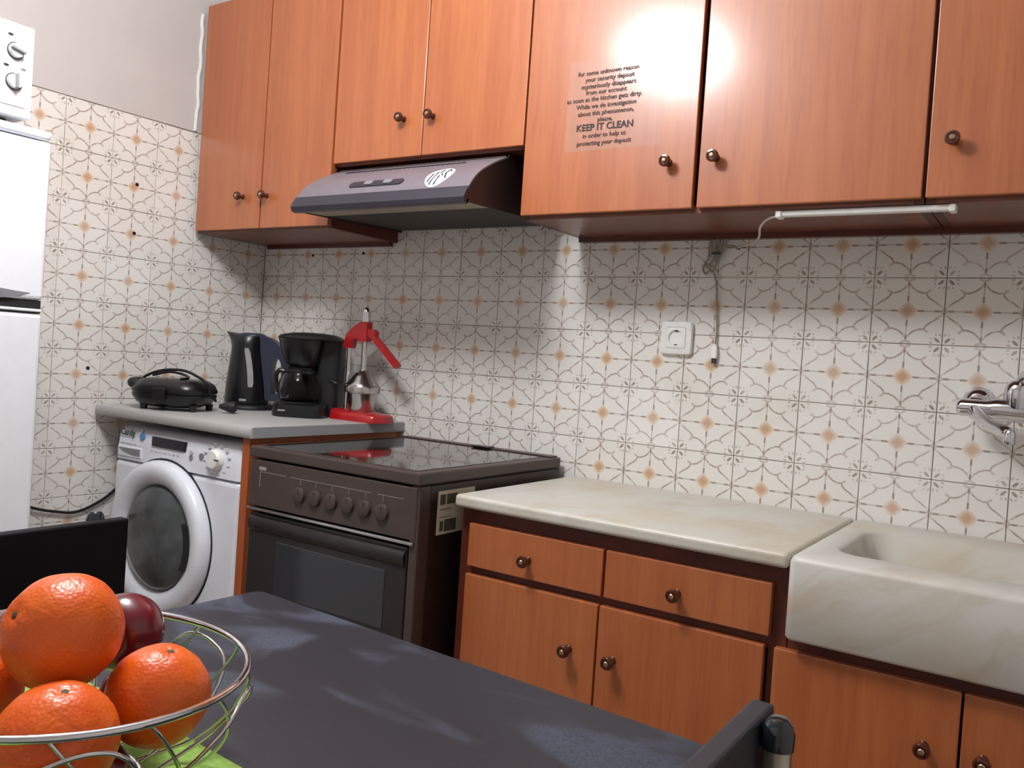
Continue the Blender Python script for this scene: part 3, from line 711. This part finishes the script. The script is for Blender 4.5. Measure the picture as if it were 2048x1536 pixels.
# mains cable hanging against the side wall
bm = BM(); tube(bm, [(-0.022, -0.90, 0.66), (-0.018, -0.80, 0.608), (-0.016, -0.72, 0.585), (-0.015, -0.65, 0.578), (-0.012, -0.57, 0.610), (-0.010, -0.50, 0.665)], 0.0045, 8)
tag(obj('mains_cable', bm, 'black_plastic'), 'black mains cable sagging along the tiled side wall behind the fridge', 'cable')

# ------------------------------------------------------------------ things on the grey counter
# contact grill
g = root('contact_grill', 'black sandwich toaster with its cable wound over the lid', 'sandwich toaster', (0.192, -0.480, CZ), 0.50)
bm = BM(); loft(bm, [rrect(0, 0, .075, .065, .05, .010), rrect(0, 0, .102, .086, .06, .022), rrect(0, 0, .115, .094, .062, .042), rrect(0, 0, .115, .094, .062, .050)]); obj('base', bm, 'black_plastic', g, 50)
bm = BM(); loft(bm, [rrect(0, 0, .115, .094, .062, .053), rrect(0, 0, .117, .096, .062, .060), rrect(0, 0, .108, .088, .058, .080), rrect(.0, 0, .090, .072, .048, .092), rrect(0, 0, .07, .05, .038, .095)]); lid = obj('lid', bm, 'black_plastic', g, 50)
obj('lid_badge', box(BM(), -.045, -.01, -.052, -.03, 0.0945, .0962), 'grey_plastic', lid)
bm = BM(); tube(bm, [(-.095, -.045, .070), (-.118, -.040, .076), (-.124, -.008, .078), (-.118, .025, .076), (-.095, .03, .070)], 0.015, 10); obj('handle', bm, 'matte_black', g, 60)
obj('clip', box(BM(), -.02, .02, -.108, -.097, .030, .068, .003, 2), 'black_plastic', g)
for xx in (-.07, .085):
    for yy in (-.055, .06): obj('foot', cyl(BM(), (xx, yy, 0), (xx, yy, .020), .010, .012), 'black_plastic', g)
bm = BM(); tube(bm, [(-.108, -.03, .070), (-.080, -.03, .100), (-.03, -.02, .120), (.03, -.012, .122), (.085, -.03, .106), (.116, -.04, .088), (.126, -.03, .056), (.132, .0, .034)], .0042, 8)
tube(bm, [(-.09, .03, .100), (-.03, .02, .114), (.02, .01, .108), (.045, -.01, .100), (.04, -.05, .097)], .0040, 8); obj('cable', bm, 'black_plastic', g)
bm = BM(); lathe(bm, [(.006, 0), (.010, .012), (.016, .028), (.018, .045), (.012, .052)], axis_m((.150, -.015, .021), (.9, .25, -.02)), 16); obj('plug', bm, 'matte_black', g)

# kettle, turned with its spout to the left of the picture
KZ = 0.589
kt = root('kettle', 'black electric kettle with slate-blue handle and grey water gauge', 'kettle', (0.20, -0.20, CZ), KZ)
bm = BM(); lathe(bm, [(.086, 0), (.088, .006), (.084, .013), (.07, .017), (.001, .018)], Matrix.Identity(4), 36); obj('power_base', bm, 'matte_black', kt, 50)
def kloop(z, cx, rx, ry, spout=0.0, tilt=0.0):
    L = []
    for j in range(36):
        a = 2 * PI * j / 36; x = cx + rx * math.cos(a); y = ry * math.sin(a)
        wgt = max(0.0, -math.cos(a)) ** 6
        L.append(Vector((x - spout * wgt, y * (1 - 0.25 * wgt * (spout > 0)), z + tilt * wgt)))
    return L
KP = [(.019, -.008, .071, .070, 0, 0), (.03, -.008, .073, .072, 0, 0), (.08, -.009, .069, .068, 0, 0), (.14, -.011, .061, .061, 0, 0), (.19, -.012, .055, .055, 0, 0), (.215, -.012, .053, .053, .004, 0), (.232, -.011, .052, .050, .014, .004), (.240, -.010, .051, .046, .024, .009), (.244, -.010, .050, .044, .030, .012)]
bm = BM(); loft(bm, [kloop(*p) for p in KP]); obj('body', bm, 'black_plastic', kt, 60)
def kint(z):
    for a, b in zip(KP, KP[1:]):
        if a[0] <= z <= b[0]:
            f = (z - a[0]) / (b[0] - a[0]); return a[1] + (b[1] - a[1]) * f, a[2] + (b[2] - a[2]) * f, a[3] + (b[3] - a[3]) * f
    return KP[-1][1:4]
bm = BM(); loops = []
for i in range(11):
    f = i / 10; z = .075 + .128 * f; x = .020 - .022 * f ** 1.6; hw = .0085 if 0 < i < 10 else .006
    L = []
    for dx, off in ((-hw, .0005), (hw, .0005), (hw, .002), (-hw, .002)):
        cx_, rx_, ry_ = kint(z); q = max(-.95, min(.95, (x + dx - cx_) / rx_)); L.append(Vector((x + dx, -ry_ * math.sqrt(1 - q * q) - off, z)))
    loops.append(L)
loft(bm, loops); obj('water_gauge', bm, 'gauge_grey', kt)
outer = [(.030, .035), (.028, .10), (.020, .17), (-.002, .225), (-.022, .247), (.030, .2505), (.075, .236), (.110, .206), (.130, .16), (.133, .11), (.125, .06), (.110, .03)]
inn = [(.080, .055), (.077, .085), (.0755, .115), (.0765, .145), (.079, .162), (.084, .172), (.091, .175), (.099, .172), (.106, .158), (.109, .13), (.109, .09), (.101, .058)]
bm = BM(); ringprism(bm, outer, inn, -.026, .026); bmesh.ops.bevel(bm, geom=[e_ for e_ in bm.edges if abs(e_.verts[0].co.y - e_.verts[1].co.y) < 1e-6 and False], offset=.004, segments=2, affect='EDGES') if False else None
obj('handle', bm, 'slate_blue', kt, 40)
bm = BM(); loft(bm, [ell(.0, 0, .045, .038, .240, 28), ell(.0, 0, .043, .036, .249, 28), ell(.0, 0, .03, .025, .254, 28)]); obj('lid', bm, 'slate_blue', kt, 50)
bm = BM(); box(bm, -.012, .012, -.0735, -.070, .028, .036, .001, 1); obj('badge', bm, 'gauge_grey', kt)

# filter coffee machine
cm = root('coffee_machine', 'black filter coffee machine with glass jug, between kettle and red juicer', 'coffee machine', (0.466, -0.178, CZ), KZ)
bm = BM(); loft(bm, [rrect(-.017, -.025, .080, .090, .045, 0), rrect(-.017, -.025, .083, .093, .046, .006), rrect(-.017, -.025, .080, .090, .045, .038), rrect(-.017, -.025, .072, .082, .040, .043)]); obj('base', bm, 'black_plastic', cm, 50)
obj('hot_plate', lathe(BM(), [(.058, .042), (.058, .046), (.001, .0465)], Matrix.Translation((-.027, -.04, 0)), 30), 'rubber_dark', cm)
bm = BM(); loft(bm, [rrect(.050, .045, .040, .055, .02, 0), rrect(.050, .040, .040, .058, .02, .10), rrect(.052, .035, .041, .060, .02, .20), rrect(.052, .032, .043, .062, .02, .243)]); obj('water_tank', bm, 'matte_black', cm, 50)
bm = BM(); loft(bm, [rrect(-.026, .060, .055, .030, .015, .0), rrect(-.026, .060, .055, .030, .015, .244)]); obj('rear_column', bm, 'matte_black', cm, 50)
bm = BM(); loft(bm, [ell(-.022, -.035, .040, .042, .158), ell(-.025, -.035, .052, .052, .170), ell(-.028, -.033, .066, .060, .215), ell(-.030, -.033, .071, .064, .242)]); obj('filter_basket', bm, 'black_plastic', cm, 50)
bm = BM(); loft(bm, [rrect(-.004, 0, .095, .096, .06, .243), rrect(-.004, 0, .099, .099, .062, .247), rrect(-.004, 0, .092, .092, .058, .255), rrect(.002, 0, .065, .066, .045, .263), rrect(.002, 0, .03, .03, .02, .266)]); obj('lid', bm, 'matte_black', cm, 50)
jp = [(.048, .0475), (.058, .052), (.065, .068), (.067, .085), (.064, .105), (.056, .125), (.047, .138), (.046, .146)]
ji = [(r - .0022, z) for r, z in jp[::-1]]; ji[-1] = (jp[0][0] - .004, jp[0][1] + .003)
JM = Matrix.Translation((-.027, -.04, 0))
jug = obj('jug', lathe(BM(), jp + ji, JM, 36), 'carafe_glass', cm, 60, label='clear glass jug')
obj('jug_lid', lathe(BM(), [(.047, .1465), (.048, .152), (.035, .157), (.001, .157)], JM, 30), 'black_plastic', jug)
obj('jug_band', lathe(BM(), [(.0478, .134), (.0492, .138), (.0492, .144), (.0475, .146), (.0470, .146), (.0470, .134)], JM, 30), 'black_plastic', jug)
bm = BM(); tube(bm, [(-.072, -.045, .140), (-.090, -.047, .141), (-.101, -.047, .125), (-.098, -.046, .095), (-.090, -.045, .072)], .0075, 10); obj('jug_handle', bm, 'black_plastic', jug)
bm = BM(); box(bm, -.072, -.048, -.1185, -.115, .018, .023, .001, 1); obj('switch', bm, 'gauge_grey', cm)
bm = BM(); tube(bm, [(.055, -.02, .13), (.07, -.028, .118), (.09, -.03, .112), (.104, -.02, .116)], .0022, 6); obj('cord', bm, 'black_plastic', cm)

# lever citrus juicer
jr = root('citrus_juicer', 'red and chrome lever citrus press standing at the end of the counter', 'juicer', (0.63, -0.128, CZ))
JX, JY = 0.040, -0.043
def J(x, y, z): return Vector((x + JX, y + JY, CZ + z))
bm = BM(); BJ = .016
B = [J(.500, -.132, 0), J(.672, -.132, 0), J(.688, -.115, 0), J(.690, -.045, 0), J(.675, -.030, 0), J(.51, -.030, 0), J(.492, -.055, 0), J(.490, -.115, 0)]
B = [p + Vector((BJ, 0, 0)) for p in B]; mid = sum(B, Vector()) / 8
loft(bm, [[p for p in B], [p + Vector((0, 0, .006)) for p in B], [mid + (p - mid) * .97 + Vector((0, 0, .020 + (.010 if p.x < .56 else 0))) for p in B], [mid + (p - mid) * .88 + Vector((0, 0, .0245 + (.010 if p.x < .58 else 0))) for p in B]]); obj('base', bm, 'red_enamel', jr, 50)
PX, PYY = .535, -.082   # before the shift (JX, JY)
obj('pillar', cyl(BM(), J(PX, PYY, .02), J(PX, PYY, .238), .0075), 'chrome', jr)
QX = .600
obj('press_rod', cyl(BM(), J(QX, PYY, .150), J(QX, PYY, .27), .0088), 'chrome', jr)
arm = [(PX - .013, .226), (PX - .013, .246), (PX - .008, .268), (PX + .010, .285), (PX + .035, .302), (QX - .012, .311), (QX + .014, .311), (QX + .016, .285), (QX + .016, .252), (QX + .012, .248), (QX - .016, .248), (QX - .020, .256), (PX + .030, .258), (PX + .018, .248), (PX + .014, .226)]
bm = BM(); prism(bm, [(a + JX, CZ + b) for a, b in arm], PYY + JY - .013, PYY + JY + .013, 'xz'); obj('arm', bm, 'red_enamel', jr, 50)
obj('rod_cap', lathe(BM(), [(.0125, 0), (.0125, .028), (.011, .038), (.006, .045), (.0005, .047)], Matrix.Translation(J(QX, PYY, .311)), 20), 'chrome', jr, 50)
lev = [(QX + .012, .290), (QX + .040, .288), (QX + .048, .280), (QX + .046, .268), (QX + .148, .183), (QX + .136, .172), (QX + .026, .264), (QX + .012, .270)]
bm = BM(); prism(bm, [(a + JX, CZ + b) for a, b in lev], PYY + JY - .010, PYY + JY + .010, 'xz'); obj('lever', bm, 'red_enamel', jr, 30)
CM_ = Matrix.Translation(J(QX, PYY, 0))
obj('cone', lathe(BM(), [(.052, .112), (.0505, .115), (.043, .124), (.033, .138), (.023, .150), (.013, .158), (.006, .160), (.0005, .1605)], CM_, 36), 'steel', jr, 50)
obj('juice_bowl', lathe(BM(), [(.050, .086), (.056, .088), (.057, .106), (.055, .110), (.051, .110), (.045, .1075)], CM_, 36), 'steel', jr, 50)
obj('cup', lathe(BM(), [(.036, .0245), (.038, .028), (.046, .085), (.047, .087), (.044, .087), (.034, .03)], CM_, 36), 'steel', jr, 50)

# ------------------------------------------------------------------ socket, under-cabinet lamp, tap
so = root('wall_socket', 'square white single wall socket on the tiles', 'socket', (1.629, -0.006, 1.22))
so_c = (1.629, 1.2195)
def sq(hw, r, y):
    out = []
    for n_ in range(48):
        a = 2 * PI * n_ / 48; ca, sa = math.cos(a), math.sin(a); kk = hw / (abs(ca) ** 12 + abs(sa) ** 12) ** (1 / 12)
        out.append(Vector((so_c[0] + ca * kk, y, so_c[1] + sa * kk)))
    return out
def ci(rad, y): return [Vector((so_c[0] + rad * math.cos(2 * PI * n_ / 48), y, so_c[1] + rad * math.sin(2 * PI * n_ / 48))) for n_ in range(48)]
bm = BM(); loft(bm, [sq(.0425, .006, -.001), sq(.0435, .006, -.009), sq(.0415, .005, -.0135), sq(.039, .004, -.0145), sq(.0275, .002, -.0145), sq(.0275, .002, -.0110)], cap1=False); obj('frame', bm, 'white_plastic', so, 30)
bm = BM(); loft(bm, [sq(.0268, .002, -.0110), sq(.0268, .002, -.0152), sq(.0258, .002, -.0158), ci(.0205, -.0158), ci(.0198, -.0150), ci(.0190, -.0035), ci(.0005, -.0035)]); ins = obj('insert', bm, 'white_plastic', so, 40)
for dx in (-.0095, .0095): obj('pin_hole', cyl(BM(), (so_c[0] + dx, -.0033, so_c[1]), (so_c[0] + dx, -.0039, so_c[1]), .0027, n=12), 'dark_hole', ins)
for dz in (-.0182, .0182): obj('earth_clip', box(BM(), so_c[0] - .004, so_c[0] + .004, -.0150, -.0040, so_c[1] + dz - .0012, so_c[1] + dz + .0012), 'dark_hole', ins)

ul = root('under_cabinet_lamp', 'slim white strip lamp under the wall cabinet with a dangling cord', 'lamp', (2.12, -0.283, 1.478))
bm = BM(); box(bm, 1.953, 2.286, -0.293, -0.272, 1.4755, 1.4875, .003, 2); obj('strip', bm, 'white_plastic', ul)
for a, b in ((1.949, 1.962), (2.279, 2.291)): obj('end_cap', box(BM(), a, b, -0.296, -0.269, 1.472, 1.4875, .002, 1), 'white_plastic', ul)
bm = BM(); tube(bm, [(1.952, -.283, 1.478), (1.925, -.27, 1.474), (1.895, -.22, 1.466), (1.865, -.13, 1.458), (1.825, -.06, 1.455), (1.785, -.020, 1.455), (1.775, -.010, 1.452)], .0028, 8); obj('cord', bm, 'cord_white', ul)
bm = BM(); tube(bm, [(1.774, -.008, 1.450), (1.76, -.012, 1.458), (1.738, -.014, 1.452), (1.728, -.016, 1.440), (1.722, -.016, 1.415)], .0024, 6)
for dx, zt, zb in ((0.0, 1.487, 1.400), (.010, 1.483, 1.392), (-.006, 1.478, 1.386)):
    cxk = 1.722 + dx
    tube(bm, [(cxk - .012, -.014, zt - .012), (cxk, -.016 - dx * .3, zt), (cxk + .014, -.015, zt - .014), (cxk + .004, -.014, zt - .045), (cxk - .008, -.014, zb + .02), (cxk - .016, -.014, zb), (cxk - .026, -.013, zb + .014), (cxk - .014, -.014, zt - .05)], .0024, 6, closed=True)
tube(bm, [(1.718, -.013, 1.392), (1.727, -.010, 1.36), (1.732, -.008, 1.30), (1.735, -.007, 1.24), (1.734, -.007, 1.205)], .0024, 6); obj('cord_bundle', bm, 'cord_grey', ul, label='bundled grey cord')
obj('cable_tie', box(BM(), 1.712, 1.732, -.022, -.009, 1.436, 1.441, .001, 1), 'print_dark', ul)
bm = BM(); loft(bm, [rrect(1.734, -.009, .004, .0035, .002, 1.208, 3), rrect(1.734, -.009, .0075, .005, .003, 1.198, 3), rrect(1.734, -.009, .0075, .005, .003, 1.172, 3)]); obj('plug', bm, 'white_plastic', ul)
obj('plug_end', box(BM(), 1.7285, 1.7395, -.0125, -.0055, 1.159, 1.172), 'print_dark', ul)
obj('wall_hook', cyl(BM(), (1.775, .0, 1.452), (1.775, -.012, 1.452), .003, n=10), 'print_dark', ul)

tp = root('mixer_tap', 'chrome wall-mounted mixer tap over the marble sink', 'tap', (2.405, -0.06, 1.09))
for x in (2.33, 2.48):
    obj('rosette', lathe(BM(), [(.031, 0), (.031, .004), (.026, .016), (.017, .024), (.013, .026)], axis_m((x, -.0006, 1.113), (0, -1, 0)), 28), 'chrome', tp, 60)
    obj('connector', cyl(BM(), (x, -.02, 1.113), (x, -.052, 1.106), .012), 'chrome', tp)
    obj('nut', cyl(BM(), (x, -.046, 1.107), (x, -.060, 1.104), .0185, n=6), 'chrome', tp, 20)
bm = BM(); lathe(bm, [(.008, 0), (.016, .003), (.0185, .010), (.0185, .055), (.021, .062), (.024, .075), (.024, .125), (.021, .138), (.0185, .145), (.0185, .190), (.016, .197), (.008, .2)], axis_m((2.296, -.078, 1.098), (1, 0, 0)), 24); obj('body', bm, 'chrome', tp, 50)
bm = BM(); lathe(bm, [(.024, 0), (.025, .02), (.024, .036), (.020, .048), (.012, .055), (.001, .057)], axis_m((2.405, -.078, 1.105), (0, -.10, 1)), 24); obj('cartridge', bm, 'chrome', tp, 50)
bm = BM(); tube(bm, [(2.405, -.070, 1.158), (2.412, -.095, 1.171), (2.425, -.125, 1.170), (2.440, -.165, 1.160)], lambda f: .011 - .004 * f, 10, sx=.55); obj('lever', bm, 'chrome', tp)
bm = BM(); tube(bm, [(2.330, -.085, 1.092), (2.342, -.115, 1.082), (2.365, -.160, 1.068), (2.392, -.200, 1.060), (2.402, -.212, 1.056)], lambda f: .016 - .005 * f, 12, sx=.8); obj('spout', bm, 'chrome', tp)
obj('aerator', lathe(BM(), [(.010, 0), (.0105, .004), (.0105, .022), (.008, .026)], Matrix.Translation((2.404, -.214, 1.036)), 20), 'chrome', tp)

# ------------------------------------------------------------------ table, chairs, placemat
TZ = 0.75; RZ = -0.0575
tb = root('dining_table', 'dark grey rectangular table with rubbed smudges in the foreground', 'table', (1.470, -1.214, 0.0), RZ)
TWX, TWY = 0.748, 1.05
bm = BM(); loft(bm, [rrect(TWX / 2, -TWY / 2, TWX / 2 - .001, TWY / 2 - .001, .018, TZ - .022), rrect(TWX / 2, -TWY / 2, TWX / 2, TWY / 2, .018, TZ - .020), rrect(TWX / 2, -TWY / 2, TWX / 2, TWY / 2, .018, TZ - .003), rrect(TWX / 2, -TWY / 2, TWX / 2 - .003, TWY / 2 - .003, .016, TZ)]); obj('table_top', bm, 'table_top', tb, 40)
for a, b in ((.05, .09), (TWX - .09, TWX - .05)): obj('apron', box(BM(), a, a + .018, -TWY + .06, -.06, TZ - .085, TZ - .022), 'chair_dark', tb)
for yy in (-.065, -TWY + .047): obj('apron', box(BM(), .09, TWX - .09, yy, yy + .018, TZ - .085, TZ - .022), 'chair_dark', tb)
for a in (.045, TWX - .085):
    for b in (-.085, -TWY + .045): obj('leg', box(BM(), a, a + .04, b, b + .04, 0, TZ - .022, .003, 1), 'chair_dark', tb)
Rt = Matrix.Rotation(RZ, 3, 'Z')
def on_table(x, y, z=TZ): return Rt @ Vector((x, y, 0)) + Vector((1.470, -1.214, z))
bm = BM(); box(bm, .07, .555, -.70, -.362, 0, .0022, .0008, 1)
pm = obj('placemat', bm, 'lime_cloth'); pm.location = Vector((1.470, -1.214, TZ + .0004)) + Rt @ Vector((.3125, -.531, .0011)); pm.rotation_euler = (0, 0, RZ)
tag(pm, 'lime green cloth placemat under the fruit basket', 'placemat')

def chair(label, loc, rz, pmat, gtop, screws):
    """Seat faces local +x; backrest panel at x=0 with tubular posts behind it."""
    r = root('dining_chair', label, 'chair', loc, rz, 'chairs at the dark table')
    W = .19
    bm = BM(); box(bm, -.011, .011, -2 * W, 0, gtop - .255, gtop, .0035, 2); b = obj('backrest', bm, pmat, r)
    for yy in (-.040, -2 * W + .040):
        for zz in ((gtop - .05, gtop - .20) if screws else ()): obj('screw', cyl(BM(), (.0105, yy, zz), (.0125, yy, zz), .005, n=12), 'chrome', b)
        pz = gtop + (.012 if not screws else .004)
        p = obj('post', cyl(BM(), (-.026, yy, .0), (-.026, yy, pz - .028), .0135, n=18), 'tube_metal', r)
        obj('post_cap', lathe(BM(), [(.0150, 0), (.0152, .014), (.013, .022), (.008, .027), (.0005, .028)], Matrix.Translation((-.026, yy, pz - .028)), 20), 'cap_black', p)
        obj('leg', cyl(BM(), (.34, yy, 0), (.34, yy, .44), .0125, n=16), 'tube_metal', r)
        obj('seat_rail', cyl(BM(), (-.02, yy, .425), (.345, yy, .425), .010, n=12), 'tube_metal', r)
    bm = BM(); loft(bm, [rrect(.175, -W, .185, W - .005, .03, .437), rrect(.175, -W, .19, W, .03, .447), rrect(.175, -W, .188, W - .002, .03, .462), rrect(.175, -W, .17, W - .02, .03, .468)]); obj('seat', bm, 'chair_dark', r, 50)
    return r
chair('chair with black panel backrest at the far left side of the table', (1.148, -1.241, 0), 0.0, 'chair_black', .815, False)
chair('dark chair with rounded post cap at the right corner of the table', (2.272, -1.665, 0), PI, 'chair_dark', .822, True)

# ------------------------------------------------------------------ fruit basket
BC = Vector((1.8232, -1.7266, 0.860)); BR = 0.1473
nb = Vector((0.0248, 0.0369, 1)).normalized(); bxv, byv, _ = frame(nb)
def bp_(r, a, dz): return BC + (bxv * math.cos(a) + byv * math.sin(a)) * r + nb * dz
fb = root('fruit_basket', 'round chrome wire fruit basket on the placemat', 'basket', (BC.x, BC.y, TZ + .003))
bm = BM(); tube(bm, [bp_(BR, 2 * PI * j / 72, 0) for j in range(72)], .0033, 10, closed=True, k=0); obj('rim', bm, 'chrome', fb, 80)
bm = BM(); tube(bm, [bp_(.070, 2 * PI * j / 48, -.1015) for j in range(48)], .0028, 8, closed=True, k=0); obj('base_ring', bm, 'chrome', fb, 80)
for j in range(14):
    a = 2 * PI * j / 14 + .1
    bm = BM(); tube(bm, [bp_(BR, a, 0), bp_(BR + .001, a + .10, -.018), bp_(BR - .008, a + .26, -.050), bp_(.112, a + .44, -.084), bp_(.070, a + .60, -.099)], .0016, 6, k=5); obj('wire', bm, 'chrome', fb, 80)
for j in range(6):
    a = 2 * PI * j / 6 + 0.10
    bm = BM(); tube(bm, [bp_(.074, a - .34, -.100), bp_(.122, a - .36, -.066), bp_(BR + .002, a - .25, -.030), bp_(BR + .004, a - .06, -.014), bp_(BR + .004, a + .13, -.014), bp_(BR + .001, a + .26, -.032), bp_(.118, a + .34, -.070), bp_(.074, a + .32, -.100)], .0019, 6, k=5); obj('petal_wire', bm, 'chrome', fb, 80)

def fruit(kind, label, loc, r, seed, tilt):
    rnd = random.Random(seed); off = Vector((rnd.uniform(0, 50),) * 3)
    bm = BM(); bmesh.ops.create_uvsphere(bm, u_segments=48, v_segments=32, radius=1.0)
    for v in bm.verts:
        d = v.co.normalized(); top_ = max(0.0, d.z); rad = 1.0
        if kind == 'orange':
            rad += 0.022 * noise.noise(d * 1.6 + off) + 0.012 * noise.noise(d * 4.5 + off)
            rad -= 0.07 * math.exp(-((1 - d.z) / 0.012)) - 0.03 * math.exp(-((1 - d.z) / 0.05)) * (0.5 + noise.noise(d * 9 + off))
            v.co = Vector((d.x, d.y, d.z * 0.975)) * rad * r
        else:
            rad += 0.03 * noise.noise(d * 1.5 + off) - 0.28 * math.exp(-((1 - d.z) / 0.05)) - 0.15 * math.exp(-((1 + d.z) / 0.04))
            sh = 1.0 + 0.06 * d.z
            v.co = Vector((d.x * sh, d.y * sh, d.z * 1.0)) * rad * r
    root_ = root(kind, label, kind, loc, 0.0, 'fruit in the basket')
    root_.rotation_euler = tilt
    obj('flesh' if False else 'skin', bm, 'orange_peel' if kind == 'orange' else 'apple_red', root_, 180)
    if kind == 'orange':
        obj('calyx', lathe(BM(), [(.0035, 0), (.003, .0015), (.0005, .002)], Matrix.Translation((0, 0, r * 0.905)), 8), 'stem_brown', root_)
    else:
        bm = BM(); tube(bm, [(0, 0, r * .70), (.001, .001, r * .9), (.004, .002, r * 1.08)], .0012, 6); obj('stem', bm, 'stem_brown', root_)
camp = Vector((2.49987, -2.11588, 1.13334))
fruit('orange', 'largest orange on top of the pile in the basket', (1.8548, -1.7463, .8972), .0450, 1, (0.9, -.7, .4))
fruit('orange', 'orange at the right side of the basket, near the rim', (1.9027, -1.6916, .8437), .0408, 2, (0.15, .2, 1))
fruit('orange', 'bumpy orange at the front of the basket, under the largest orange', (1.9137, -1.7805, .8389), .0425, 3, (0.2, -.1, 2))
fruit('orange', 'orange at the left edge of the picture, cut off by the frame', (1.7955, -1.784, .845), .038, 4, (1.3, -.8, 0))
fruit('apple', 'dark red apple behind the largest orange, highest of the apples', (1.778, -1.642, .855), .0355, 5, (1.5, -1.2, 0.6))
fruit('apple', 'dark red apple wedged between the two oranges in the middle', (1.826, -1.664, .812), .028, 6, (.6, -.3, 1))
fruit('apple', 'dark red apple at the left edge of the picture, behind the oranges', (1.737, -1.725, .850), .034, 7, (.3, .3, 2))
fruit('apple', 'dark red apple low in the basket, under the right-hand orange', (1.895, -1.735, .790), .026, 8, (.4, -.5, 0))
